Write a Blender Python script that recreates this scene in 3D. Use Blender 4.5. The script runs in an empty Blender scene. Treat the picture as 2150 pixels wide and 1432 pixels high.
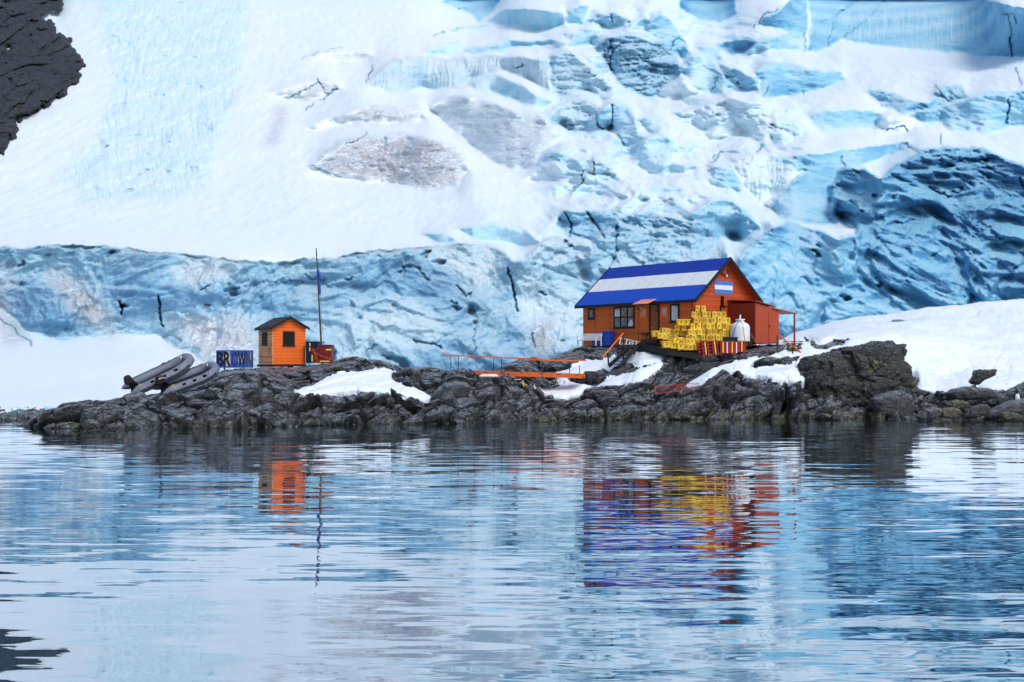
import bpy, math, random
import numpy as np
from mathutils import Vector, Matrix
from mathutils.bvhtree import BVHTree
random.seed(7)
R = math.radians
sc = bpy.context.scene
COL = sc.collection
F, CX, HY, CAMH = 2500.0, 1075.0, 770.0, 2.6

def P(px, py, D):
    """the point of the place seen at photo pixel (px, py), D metres out"""
    return Vector(((px-CX)/F*D, D, CAMH-(py-HY)/F*D))

# ------------------------------------------------------------------ noise
_rng = np.random.RandomState(11)
_perm = _rng.permutation(256).astype(np.int32)
_perm = np.concatenate([_perm, _perm, _perm])
_g = _rng.normal(size=(256, 3)); _g /= np.linalg.norm(_g, axis=1)[:, None]
_g = _g.astype(np.float32)

def perlin(x, y, z):
    x = np.asarray(x, np.float32); y = np.asarray(y, np.float32); z = np.asarray(z, np.float32)
    x, y, z = np.broadcast_arrays(x, y, z)
    xi = np.floor(x).astype(np.int32); yi = np.floor(y).astype(np.int32); zi = np.floor(z).astype(np.int32)
    xf = x-xi; yf = y-yi; zf = z-zi
    u = xf*xf*xf*(xf*(xf*6-15)+10); v = yf*yf*yf*(yf*(yf*6-15)+10); w = zf*zf*zf*(zf*(zf*6-15)+10)
    def gr(a, b, c):
        h = _perm[_perm[_perm[(xi+a) & 255]+((yi+b) & 255)]+((zi+c) & 255)]
        g = _g[h]
        return g[..., 0]*(xf-a)+g[..., 1]*(yf-b)+g[..., 2]*(zf-c)
    x00 = gr(0,0,0)*(1-u)+gr(1,0,0)*u; x10 = gr(0,1,0)*(1-u)+gr(1,1,0)*u
    x01 = gr(0,0,1)*(1-u)+gr(1,0,1)*u; x11 = gr(0,1,1)*(1-u)+gr(1,1,1)*u
    return ((x00*(1-v)+x10*v)*(1-w)+(x01*(1-v)+x11*v)*w)*1.6

def fbm(x, y, z, octs=5, gain=0.5, ridged=False):
    s = 0; a = 1.0; f = 1.0; t = 0
    for i in range(octs):
        n = perlin(x*f+17.3*i, y*f-9.1*i, z*f+4.7*i)
        if ridged: n = 1-2*np.abs(n)*1.5
        s = s+a*n; t += a; a *= gain; f *= 2.03
    return s/t

def _hash3(ix, iy, iz, k):
    h = _perm[_perm[_perm[(ix+k*37) & 255]+((iy+k*11) & 255)]+(iz & 255)]
    return h

_tab = _rng.rand(256, 8).astype(np.float32)

def voronoi(x, y, z, flat=False):
    """returns F1, F2, cell hash, offset to the cell centre"""
    x, y, z = [np.asarray(a, np.float32) for a in np.broadcast_arrays(x, y, z)]
    xi = np.floor(x).astype(np.int32); yi = np.floor(y).astype(np.int32); zi = np.floor(z).astype(np.int32)
    f1 = np.full(x.shape, 9, np.float32); f2 = f1.copy(); hh = np.zeros(x.shape, np.int32)
    dx = np.zeros_like(f1); dy = dx.copy(); dz = dx.copy()
    for a in (-1, 0, 1):
        for b in (-1, 0, 1):
            for c in ((0,) if flat else (-1, 0, 1)):
                h = _hash3(xi+a, yi+b, zi+c, 3); j = _tab[h]
                ex = x-(xi+a+j[..., 0]); ey = y-(yi+b+j[..., 1]); ez = 0 if flat else z-(zi+c+j[..., 2])
                d = ex*ex+ey*ey+ez*ez
                m = d < f1
                f2 = np.where(m, f1, np.minimum(f2, d)); f1 = np.where(m, d, f1); hh = np.where(m, h, hh)
                dx = np.where(m, ex, dx); dy = np.where(m, ey, dy); dz = np.where(m, ez, dz)
    return np.sqrt(f1), np.sqrt(f2), hh, dx, dy, dz

def blocks(x, y, z, seed=0, flat=False):
    """fractured blocks: every cell a tilted facet of its own; also the crack depth"""
    f1, f2, h, dx, dy, dz = voronoi(x+seed*7.1, y-seed*3.3, z+seed, flat)
    t = _tab[h]
    off = (t[..., 3]-.5)*.7+(t[..., 4]-.5)*2.2*dx+(t[..., 5]-.5)*2.2*dy+(t[..., 6]-.5)*2.2*dz
    crack = np.clip(1-(f2-f1)/.16, 0, 1)
    return off, crack

def blur1(a, s, ax):
    if s <= 0: return a
    r = int(max(1, 3*s)); k = np.exp(-.5*(np.arange(-r, r+1)/s)**2).astype(np.float32); k /= k.sum()
    p = np.pad(a, [(r, r) if i == ax else (0, 0) for i in range(a.ndim)], mode='edge')
    o = np.zeros_like(a); n = a.shape[ax]
    for i, w in enumerate(k):
        o += w*(p[i:i+n, :] if ax == 0 else p[:, i:i+n])
    return o

def blur(a, sx, sy=None):
    sy = sx if sy is None else sy
    a = a.astype(np.float32)
    def go(a, s, ax):
        if s > 12:   # wide blurs by repeated box sums
            w = int(s*1.0)
            for _ in range(3):
                r = w; p = np.pad(a, [(r+1, r) if i == ax else (0, 0) for i in range(2)], mode='edge')
                c = np.cumsum(p.astype(np.float64), axis=ax); n = a.shape[ax]; L = 2*r+1
                a = ((c[L:L+n, :]-c[0:n, :]) if ax == 0 else (c[:, L:L+n]-c[:, 0:n]))/L
                a = a.astype(np.float32)
            return a
        return blur1(a, s, ax)
    return go(go(a, sx, 1), sy, 0)

def inpoly(X, Y, poly):
    """even-odd test on arrays"""
    m = np.zeros(X.shape, bool)
    n = len(poly)
    for i in range(n):
        x0, y0 = poly[i]; x1, y1 = poly[(i+1) % n]
        if y0 == y1: continue
        c = ((Y > min(y0, y1)) & (Y <= max(y0, y1)))
        xx = (x1-x0)*(Y-y0)/(y1-y0)+x0
        m ^= c & (X < xx)
    return m

def distline(X, Y, pts):
    d = np.full(X.shape, 1e6, np.float32)
    for (x0, y0), (x1, y1) in zip(pts[:-1], pts[1:]):
        vx, vy = x1-x0, y1-y0; L = vx*vx+vy*vy+1e-9
        t = np.clip(((X-x0)*vx+(Y-y0)*vy)/L, 0, 1)
        d = np.minimum(d, np.hypot(X-x0-t*vx, Y-y0-t*vy))
    return d

def sstep(a, b, x):
    t = np.clip((x-a)/(b-a), 0, 1); return t*t*(3-2*t)

# ------------------------------------------------------------------ meshes
def grid_mesh(name, V, mat, keep=None, attrs=None, wrap=False, parent=None, flip=False, flat=False):
    """V: rows x cols x 3"""
    nr, nc = V.shape[:2]
    idx = np.arange(nr*nc).reshape(nr, nc)
    a = idx[:-1, :-1]; b = idx[:-1, 1:]; c = idx[1:, 1:]; d = idx[1:, :-1]
    if wrap:
        a = idx[:-1]; b = np.roll(idx, -1, 1)[:-1]; c = np.roll(idx, -1, 1)[1:]; d = idx[1:]
    q = np.stack([a, b, c, d] if not flip else [d, c, b, a], -1).reshape(-1, 4)
    if keep is not None:
        kf = (keep[:-1, :-1] | keep[:-1, 1:] | keep[1:, 1:] | keep[1:, :-1]).reshape(-1)
        q = q[kf]
    VV = V.reshape(-1, 3)
    if keep is not None:
        used = np.unique(q); re = np.full(nr*nc, -1, np.int64); re[used] = np.arange(len(used))
        q = re[q]; VV = VV[used]
    me = bpy.data.meshes.new(name)
    me.vertices.add(len(VV)); me.vertices.foreach_set('co', VV.astype(np.float32).ravel())
    me.loops.add(q.size); me.loops.foreach_set('vertex_index', q.astype(np.int32).ravel())
    me.polygons.add(len(q)); me.polygons.foreach_set('loop_start', (np.arange(len(q))*4).astype(np.int32))
    me.polygons.foreach_set('loop_total', np.full(len(q), 4, np.int32))
    me.update(calc_edges=True); me.validate()
    me.polygons.foreach_set('use_smooth', np.full(len(me.polygons), not flat, bool))
    if attrs is not None:
        A = attrs.reshape(-1, 4)
        if keep is not None: A = A[used]
        at = me.color_attributes.new('feat', 'FLOAT_COLOR', 'POINT')
        at.data.foreach_set('color', A.astype(np.float32).ravel())
    me.materials.append(mat)
    o = bpy.data.objects.new(name, me); COL.objects.link(o)
    if parent: o.parent = parent
    return o

def tag(o, label=None, cat=None, group=None, kind=None):
    if label: o['label'] = label
    if cat: o['category'] = cat
    if group: o['group'] = group
    if kind: o['kind'] = kind
    return o

def empty(name, loc, rz=0, label=None, cat=None, group=None):
    o = bpy.data.objects.new(name, None); COL.objects.link(o)
    o.location = loc; o.rotation_euler = (0, 0, rz); o.empty_display_size = .2
    return tag(o, label, cat, group)

class MB:
    """collects shapes, then links them as one mesh"""
    def __init__(s): s.v = []; s.f = []; s.m = Matrix.Identity(4); s.mi = []; s.cur = 0
    def add(s, vs, fs):
        n = len(s.v); s.v += [tuple(s.m @ Vector(p)) for p in vs]
        s.f += [tuple(i+n for i in f) for f in fs]; s.mi += [s.cur]*len(fs); return s
    def box(s, x0, x1, y0, y1, z0, z1, top=1.0, bev=0.0):
        cx, cy = (x0+x1)/2, (y0+y1)/2; hx, hy = (x1-x0)/2, (y1-y0)/2
        if bev <= 0:
            vs = [(cx+a*hx*t, cy+b*hy*t, z) for z, t in ((z0, 1), (z1, top)) for a, b in ((-1,-1),(1,-1),(1,1),(-1,1))]
            return s.add(vs, [(3,2,1,0),(4,5,6,7),(0,1,5,4),(1,2,6,5),(2,3,7,6),(3,0,4,7)])
        # chamfered box
        e = bev; ring = lambda hx, hy, z: [(cx+a, cy+b, z) for a, b in ((-hx+e,-hy),(hx-e,-hy),(hx,-hy+e),(hx,hy-e),(hx-e,hy),(-hx+e,hy),(-hx,hy-e),(-hx,-hy+e))]
        rings = [ring(hx-e, hy-e, z0), ring(hx, hy, z0+e), ring(hx*top, hy*top, z1-e), ring(hx*top-e, hy*top-e, z1)]
        vs = sum(rings, []); fs = []
        for k in range(3):
            for i in range(8):
                j = (i+1) % 8; fs.append((k*8+i, k*8+j, k*8+8+j, k*8+8+i))
        fs += [tuple(range(7, -1, -1)), tuple(range(24, 32))]
        return s.add(vs, fs)
    def prism(s, pts, axis, a, b):
        """pts: 2-D outline in the plane across axis ('x': y,z; 'y': x,z; 'z': x,y)"""
        def p(u, v, w): return {'x': (w, u, v), 'y': (u, w, v), 'z': (u, v, w)}[axis]
        n = len(pts); vs = [p(u, v, a) for u, v in pts]+[p(u, v, b) for u, v in pts]
        return s.add(vs, [tuple(range(n)), tuple(range(2*n-1, n-1, -1))]+[(i, i+n, (i+1) % n+n, (i+1) % n) for i in range(n)])
    def tube(s, pts, r, n=8, caps=True, closed=False):
        pts = [Vector(p) for p in pts]; rs = r if isinstance(r, (list, tuple)) else [r]*len(pts)
        rings = []; up = None
        for i, p in enumerate(pts):
            if closed: d = pts[(i+1) % len(pts)]-pts[i-1]
            else: d = pts[min(i+1, len(pts)-1)]-pts[max(i-1, 0)]
            d.normalize()
            if up is None: up = Vector((0, 0, 1)) if abs(d.z) < .9 else Vector((1, 0, 0))
            a = d.cross(up).normalized(); b = a.cross(d).normalized(); up = b
            rings.append([p+a*math.cos(2*math.pi*k/n)*rs[i]+b*math.sin(2*math.pi*k/n)*rs[i] for k in range(n)])
        vs = sum(rings, []); fs = []
        m = len(rings); lim = m if closed else m-1
        for i in range(lim):
            for k in range(n):
                fs.append((i*n+k, i*n+(k+1) % n, ((i+1) % m)*n+(k+1) % n, ((i+1) % m)*n+k))
        if caps and not closed: fs += [tuple(range(n-1, -1, -1)), tuple(range((m-1)*n, m*n))]
        return s.add(vs, fs)
    def lathe(s, prof, c=(0, 0, 0), n=24):
        vs = []; fs = []
        for r, z in prof:
            for k in range(n):
                a = 2*math.pi*k/n; vs.append((c[0]+r*math.cos(a), c[1]+r*math.sin(a), c[2]+z))
        for i in range(len(prof)-1):
            for k in range(n):
                fs.append((i*n+k, i*n+(k+1) % n, (i+1)*n+(k+1) % n, (i+1)*n+k))
        fs += [tuple(range(n-1, -1, -1)), tuple(range((len(prof)-1)*n, len(prof)*n))]
        return s.add(vs, fs)
    def bar(s, p, q, w, h=None):
        """a square bar from p to q"""
        p = Vector(p); q = Vector(q); h = h or w; d = (q-p).normalized()
        up = Vector((0, 0, 1)) if abs(d.z) < .95 else Vector((0, 1, 0))
        a = d.cross(up).normalized()*w/2; b = a.cross(d).normalized()*h/2
        vs = [x+i*a+j*b for x in (p, q) for i, j in ((-1,-1),(1,-1),(1,1),(-1,1))]
        return s.add(vs, [(3,2,1,0),(4,5,6,7),(0,1,5,4),(1,2,6,5),(2,3,7,6),(3,0,4,7)])
    def build(s, name, mat, parent=None, smooth=False, loc=None, bevel=0):
        me = bpy.data.meshes.new(name); me.from_pydata([tuple(v) for v in s.v], [], s.f)
        mats = mat if isinstance(mat, (list, tuple)) else [mat]
        for m in mats: me.materials.append(m)
        if len(mats) > 1: me.polygons.foreach_set('material_index', s.mi)
        me.update()
        import bmesh
        bm = bmesh.new(); bm.from_mesh(me); bmesh.ops.recalc_face_normals(bm, faces=bm.faces)
        if smooth:
            for f in bm.faces: f.smooth = True
            for e in bm.edges:
                if len(e.link_faces) == 2 and e.calc_face_angle(0) > .7: e.smooth = False
        bm.to_mesh(me); bm.free()
        o = bpy.data.objects.new(name, me); COL.objects.link(o)
        if parent: o.parent = parent
        if loc is not None: o.location = loc
        if bevel:
            b = o.modifiers.new('soft', 'BEVEL'); b.width = bevel; b.segments = 2; b.limit_method = 'ANGLE'
        return o

# ------------------------------------------------------------------ materials
def nt_new(name):
    m = bpy.data.materials.new(name); m.use_nodes = True; nt = m.node_tree
    b = nt.nodes['Principled BSDF']; return m, nt, b
def N(nt, typ, **kw):
    n = nt.nodes.new(typ)
    for k, v in kw.items():
        if k.startswith('_'): setattr(n, k[1:], v)
        else: n.inputs[k.replace('__', ' ')].default_value = v
    return n
def L(nt, a, b): nt.links.new(a, b)
def math_(nt, op, a, b=None, clamp=False):
    n = nt.nodes.new('ShaderNodeMath'); n.operation = op; n.use_clamp = clamp
    for i, v in enumerate((a, b)):
        if v is None: continue
        if hasattr(v, 'links') or hasattr(v, 'is_linked'): nt.links.new(v, n.inputs[i])
        else: n.inputs[i].default_value = v
    return n.outputs[0]
def mixc(nt, f, a, b, blend='MIX'):
    n = nt.nodes.new('ShaderNodeMix'); n.data_type = 'RGBA'; n.blend_type = blend
    for s, v in ((n.inputs[0], f), (n.inputs[6], a), (n.inputs[7], b)):
        if hasattr(v, 'is_linked'): nt.links.new(v, s)
        elif isinstance(v, (int, float)): s.default_value = v
        else: s.default_value = tuple(v)+(1,)
    return n.outputs[2]
def ramp(nt, fac, stops, interp='LINEAR'):
    n = nt.nodes.new('ShaderNodeValToRGB'); cr = n.color_ramp; cr.interpolation = interp
    while len(cr.elements) < len(stops): cr.elements.new(0.5)
    for e, (p, c) in zip(cr.elements, stops):
        e.position = p; e.color = (tuple(c)+(1,)) if not isinstance(c, (int, float)) else (c, c, c, 1)
    nt.links.new(fac, n.inputs[0]); return n.outputs[0]
def coords(nt, scale=(1, 1, 1), rot=(0, 0, 0), obj=True):
    t = nt.nodes.new('ShaderNodeTexCoord'); mp = nt.nodes.new('ShaderNodeMapping')
    mp.inputs['Scale'].default_value = scale; mp.inputs['Rotation'].default_value = rot
    nt.links.new(t.outputs['Object'], mp.inputs[0]); return mp.outputs[0]
def noise(nt, vec, scale, detail=4, rough=.55, dist=0):
    n = nt.nodes.new('ShaderNodeTexNoise'); n.inputs['Scale'].default_value = scale
    n.inputs['Detail'].default_value = detail; n.inputs['Roughness'].default_value = rough
    n.inputs['Distortion'].default_value = dist; nt.links.new(vec, n.inputs['Vector']); return n
def bump(nt, h, strength, dist, nrm=None):
    b = nt.nodes.new('ShaderNodeBump'); b.inputs['Strength'].default_value = strength
    b.inputs['Distance'].default_value = dist; nt.links.new(h, b.inputs['Height'])
    if nrm is not None: nt.links.new(nrm, b.inputs['Normal'])
    return b.outputs[0]

def paint(name, col, rough=.5, var=.25, scale=6, dirt=.25, dirtcol=(.05, .04, .03), metal=0, bumpd=.004):
    """a painted or plain surface: uneven tone, grime in patches"""
    m, nt, b = nt_new(name); co = coords(nt)
    n = noise(nt, co, scale, 5, .6); n2 = noise(nt, co, scale*4.3, 3, .7)
    dk = tuple(c*(1-var) for c in col); lt = tuple(min(1, c*(1+var*.6)) for c in col)
    c = ramp(nt, n.outputs[0], [(.3, dk), (.7, lt)])
    f = ramp(nt, n2.outputs[0], [(.5, 0.0), (.75, dirt)])
    c = mixc(nt, f, c, dirtcol)
    L(nt, c, b.inputs['Base Color']); b.inputs['Roughness'].default_value = rough; b.inputs['Specular IOR Level'].default_value = .3; b.inputs['Metallic'].default_value = metal
    L(nt, bump(nt, n2.outputs[0], .5, bumpd), b.inputs['Normal'])
    return m

def siding(name, col, pitch=.15, axis='z', var=.2, rough=.6, gap=.35):
    """painted boards: a groove at each joint, each board its own tone, weathered paint"""
    m, nt, b = nt_new(name); t = nt.nodes.new('ShaderNodeTexCoord'); sp = nt.nodes.new('ShaderNodeSeparateXYZ')
    L(nt, t.outputs['Object'], sp.inputs[0]); z = sp.outputs['XYZ'.index(axis.upper())]
    s = math_(nt, 'DIVIDE', z, pitch); fl = math_(nt, 'FLOOR', s); fr = math_(nt, 'FRACT', s)
    wn = nt.nodes.new('ShaderNodeTexWhiteNoise'); wn.noise_dimensions = '1D'; L(nt, fl, wn.inputs['W'])
    co = coords(nt, (1.2, 1.2, 9) if axis == 'z' else (9, 1.2, 1.2)); n = noise(nt, co, 2.2, 5, .65)
    tone = math_(nt, 'ADD', math_(nt, 'MULTIPLY', wn.outputs[0], .5), math_(nt, 'MULTIPLY', n.outputs[0], .8))
    dk = tuple(c*(1-var) for c in col); lt = tuple(min(1, c*(1+var)) for c in col)
    c = ramp(nt, tone, [(.3, dk), (.95, lt)])
    g = math_(nt, 'LESS_THAN', fr, .09)
    c = mixc(nt, math_(nt, 'MULTIPLY', g, gap+.35), c, tuple(q*.25 for q in col))
    st = noise(nt, coords(nt, (3, 3, .5)), 2.5, 4, .7)
    c = mixc(nt, ramp(nt, st.outputs[0], [(.52, 0.0), (.8, .4)]), c, tuple(q*.4 for q in col))
    L(nt, c, b.inputs['Base Color']); b.inputs['Roughness'].default_value = rough; b.inputs['Specular IOR Level'].default_value = .25
    prof = math_(nt, 'MULTIPLY', math_(nt, 'SUBTRACT', 1, fr), 1.0)
    h = math_(nt, 'SUBTRACT', prof, math_(nt, 'MULTIPLY', g, .8))
    L(nt, bump(nt, h, .6, .012), b.inputs['Normal'])
    return m
# ================================================================== land materials
def glacier_mat():
    m, nt, b = nt_new('glacier_ice_and_snow')
    at = nt.nodes.new('ShaderNodeVertexColor'); at.layer_name = 'feat'
    sp = nt.nodes.new('ShaderNodeSeparateColor'); L(nt, at.outputs[0], sp.inputs[0])
    blue, crk, dirt = sp.outputs
    co = coords(nt)
    n1 = noise(nt, co, .35, 6, .6, .4); n2 = noise(nt, co, 2.2, 5, .6)
    v = math_(nt, 'ADD', blue, math_(nt, 'MULTIPLY', math_(nt, 'MULTIPLY', math_(nt, 'SUBTRACT', n1.outputs[0], .5), .6), math_(nt, 'MINIMUM', math_(nt, 'MULTIPLY', blue, 2.5), .6)))
    # snow lies on what is flat enough to hold it
    ge = nt.nodes.new('ShaderNodeNewGeometry'); sn = nt.nodes.new('ShaderNodeSeparateXYZ'); L(nt, ge.outputs['Normal'], sn.inputs[0])
    up = math_(nt, 'ADD', sn.outputs[2], math_(nt, 'MULTIPLY', math_(nt, 'SUBTRACT', n2.outputs[0], .5), .22))
    cover = ramp(nt, up, [(.40, 0.0), (.95, 1.0)])
    v = math_(nt, 'MULTIPLY', v, math_(nt, 'SUBTRACT', 1, math_(nt, 'MULTIPLY', cover, .55)))
    # blue seams low in the ice
    wv = nt.nodes.new('ShaderNodeTexWave'); wv.bands_direction = 'Z'; wv.inputs['Scale'].default_value = .05
    wv.inputs['Distortion'].default_value = 3.5; wv.inputs['Detail'].default_value = 3; wv.inputs['Detail Scale'].default_value = .6
    L(nt, coords(nt, (.35, .35, 1), (0, R(7), 0)), wv.inputs[0])
    v = math_(nt, 'ADD', v, math_(nt, 'MULTIPLY', math_(nt, 'MULTIPLY', math_(nt, 'SUBTRACT', wv.outputs[1], .5), .30), v), True)
    c = ramp(nt, v, [(0, SNOW), (.14, (.66, .85, .93)), (.4, (.31, .62, .79)), (.68, (.125, .39, .64)), (1, (.055, .17, .34))])
    # silt and rock flour caught in the ice
    dn = noise(nt, coords(nt, (1, .5, 2.2), (0, R(-18), 0)), .75, 10, .72, 1.4)
    dm = ramp(nt, dn.outputs[0], [(.44, 0.0), (.475, 1.0), (.50, .2), (.52, .7), (.54, .1), (.575, .9), (.61, 0.0)])
    dirtm = math_(nt, 'MULTIPLY', math_(nt, 'MULTIPLY', dm, dirt), .85, True)
    c = mixc(nt, math_(nt, 'MULTIPLY', dirt, .30), c, (.52, .42, .50))
    n3 = noise(nt, co, .5, 3)
    dc = ramp(nt, n3.outputs[0], [(.4, (.11, .10, .13)), (.62, (.24, .12, .06))])
    c = mixc(nt, dirtm, c, dc)
    c = mixc(nt, math_(nt, 'MULTIPLY', crk, .8, True), c, (.02, .09, .19))
    L(nt, c, b.inputs['Base Color']); b.inputs['Roughness'].default_value = .62
    b.inputs['Specular IOR Level'].default_value = .35
    hf = math_(nt, 'MULTIPLY', noise(nt, co, 1.4, 7, .65).outputs[0], math_(nt, 'ADD', math_(nt, 'MULTIPLY', blue, 1.4), .14))
    L(nt, bump(nt, hf, 1.0, .35), b.inputs['Normal'])
    return m
SNOW = (.82, .885, .935)

def snow_mat():
    m, nt, b = nt_new('snow'); co = coords(nt)
    n = noise(nt, co, .8, 6, .6); n2 = noise(nt, coords(nt, (1, 1.0, 3)), 2.5, 5, .65)
    c = ramp(nt, n.outputs[0], [(.3, (.80, .85, .92)), (.6, SNOW)])
    s = noise(nt, coords(nt, (1.4, .5, 3.0)), 3.5, 6, .75)
    c = mixc(nt, ramp(nt, s.outputs[0], [(.6, 0.0), (.8, .30)]), c, (.42, .44, .50))
    L(nt, c, b.inputs['Base Color']); b.inputs['Roughness'].default_value = .7
    b.inputs['Specular IOR Level'].default_value = .3
    L(nt, bump(nt, n2.outputs[0], .6, .035), b.inputs['Normal'])
    return m

def rock_mat(name='rock', dark=(.009, .010, .013), mid=(.042, .045, .052), lite=(.30, .31, .33), lite2=(.30, .33, .38), lichen=.5, wet=True, sc_=1.0, tide=False, spot=None, strat_s=(1, 1, 2.8), warm=(.055, .052, .046)):
    m, nt, b = nt_new(name); co = coords(nt)
    strat = coords(nt, strat_s, (R(12), R(24), 0))
    n1 = noise(nt, strat, 1.3*sc_, 9, .68, .5); n2 = noise(nt, co, .35*sc_, 4, .5); n3 = noise(nt, co, 7*sc_, 5, .7)
    c = ramp(nt, n1.outputs[0], [(.36, dark), (.5, mid), (.68, lite)])
    c = mixc(nt, ramp(nt, n2.outputs[0], [(.42, 0.0), (.62, .65)]), c, warm)
    # veins and joints
    vo = nt.nodes.new('ShaderNodeTexVoronoi'); vo.feature = 'DISTANCE_TO_EDGE'; vo.inputs['Scale'].default_value = 2.1*sc_
    wp = nt.nodes.new('ShaderNodeVectorMath'); wp.operation = 'ADD'
    wn = noise(nt, co, 1.5*sc_, 4); L(nt, strat, wp.inputs[0]); L(nt, wn.outputs[1], wp.inputs[1]); L(nt, wp.outputs[0], vo.inputs[0])
    jm = ramp(nt, vo.outputs[0], [(0, .85), (.05, 0.0)])
    vo2 = nt.nodes.new('ShaderNodeTexVoronoi'); vo2.feature = 'DISTANCE_TO_EDGE'; vo2.inputs['Scale'].default_value = 6.5*sc_; L(nt, wp.outputs[0], vo2.inputs[0])
    jm = math_(nt, 'MAXIMUM', jm, ramp(nt, vo2.outputs[0], [(0, .6), (.035, 0.0)]))
    c = mixc(nt, jm, c, (.006, .006, .007))
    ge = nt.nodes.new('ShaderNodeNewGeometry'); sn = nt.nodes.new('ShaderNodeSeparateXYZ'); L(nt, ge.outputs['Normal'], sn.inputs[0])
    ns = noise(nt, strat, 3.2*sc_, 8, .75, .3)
    sky_lit = math_(nt, 'MULTIPLY', ramp(nt, sn.outputs[2], [(.35, 0.0), (.8, 1.0)]), ramp(nt, ns.outputs[0], [(.42, 0.0), (.56, .9)]))  # up-facing facets painted paler in patches, for the sky light they catch
    c = mixc(nt, sky_lit, c, lite2)
    if lichen:
        ln = noise(nt, co, 2.4, 6, .7); ln2 = noise(nt, co, 9, 4, .6)
        lm = math_(nt, 'MULTIPLY', ramp(nt, ln.outputs[0], [(.55, 0.0), (.66, 1.0)]), ramp(nt, ln2.outputs[0], [(.45, 0.0), (.6, lichen)]))
        c = mixc(nt, lm, c, (.10, .13, .045))
        ln3 = noise(nt, co, 4.5, 6, .75)
        c = mixc(nt, ramp(nt, ln3.outputs[0], [(.66, 0.0), (.72, lichen*.9)]), c, (.26, .27, .22))
    if tide:
        gp = nt.nodes.new('ShaderNodeNewGeometry'); sz = nt.nodes.new('ShaderNodeSeparateXYZ'); L(nt, gp.outputs['Position'], sz.inputs[0])
        tn = noise(nt, co, 1.6, 4, .6); zz = math_(nt, 'ADD', sz.outputs[2], math_(nt, 'MULTIPLY', math_(nt, 'SUBTRACT', tn.outputs[0], .5), 1.1))
        tb = ramp(nt, zz, [(.0, .0), (.06, .75), (.30, .6), (.5, 0.0)])
        side = ramp(nt, math_(nt, 'MULTIPLY', sz.outputs[0], .05), [(.0, .25), (.25, 1.0)])
        c = mixc(nt, math_(nt, 'MULTIPLY', math_(nt, 'MULTIPLY', tb, side), ramp(nt, n3.outputs[0], [(.42, 0.0), (.55, 1.0)])), c, (.16, .165, .055))
        c = mixc(nt, ramp(nt, zz, [(.0, .85), (.12, 0.0)]), c, (.008, .009, .010))
    if spot:
        gp = nt.nodes.new('ShaderNodeNewGeometry'); vd = nt.nodes.new('ShaderNodeVectorMath'); vd.operation = 'DISTANCE'; L(nt, gp.outputs['Position'], vd.inputs[0]); vd.inputs[1].default_value = spot
        sn1 = noise(nt, co, 9, 7, .78)
        mk = math_(nt, 'MULTIPLY', ramp(nt, vd.outputs['Value'], [(.05, 1.0), (.85, 0.0)]), 1.0)
        mk = ramp(nt, math_(nt, 'ADD', math_(nt, 'MULTIPLY', mk, .45), sn1.outputs[0]), [(.80, 0.0), (.86, .9)])
        c = mixc(nt, mk, c, (.55, .53, .25))
    L(nt, c, b.inputs['Base Color'])
    rr = ramp(nt, n3.outputs[0], [(.3, .16 if wet else .7), (.7, .42 if wet else .9)]); L(nt, rr, b.inputs['Roughness'])
    b.inputs['Specular IOR Level'].default_value = .8 if wet else .3
    h = math_(nt, 'ADD', math_(nt, 'MULTIPLY', n1.outputs[0], 1.0), math_(nt, 'MULTIPLY', n3.outputs[0], .30))
    h = math_(nt, 'SUBTRACT', h, math_(nt, 'MULTIPLY', jm, .25))
    L(nt, bump(nt, h, 1.0, .17/sc_), b.inputs['Normal'])
    return m

M = {}
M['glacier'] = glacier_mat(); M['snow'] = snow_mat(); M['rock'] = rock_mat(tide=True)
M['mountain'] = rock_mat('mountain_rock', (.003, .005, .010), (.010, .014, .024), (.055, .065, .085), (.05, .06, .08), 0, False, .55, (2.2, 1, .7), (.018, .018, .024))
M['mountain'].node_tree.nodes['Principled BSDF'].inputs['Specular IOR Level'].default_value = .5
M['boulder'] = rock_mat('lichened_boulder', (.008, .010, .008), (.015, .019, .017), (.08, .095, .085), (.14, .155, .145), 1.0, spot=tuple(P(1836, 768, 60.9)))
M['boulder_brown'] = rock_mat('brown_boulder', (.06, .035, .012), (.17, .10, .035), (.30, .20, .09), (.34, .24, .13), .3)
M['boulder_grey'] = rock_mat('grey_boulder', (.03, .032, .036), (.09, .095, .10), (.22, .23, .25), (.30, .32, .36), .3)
M['boulder_green'] = rock_mat('mossy_boulder', (.03, .03, .01), (.11, .11, .04), (.20, .20, .09), (.24, .25, .14), .7)

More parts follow.
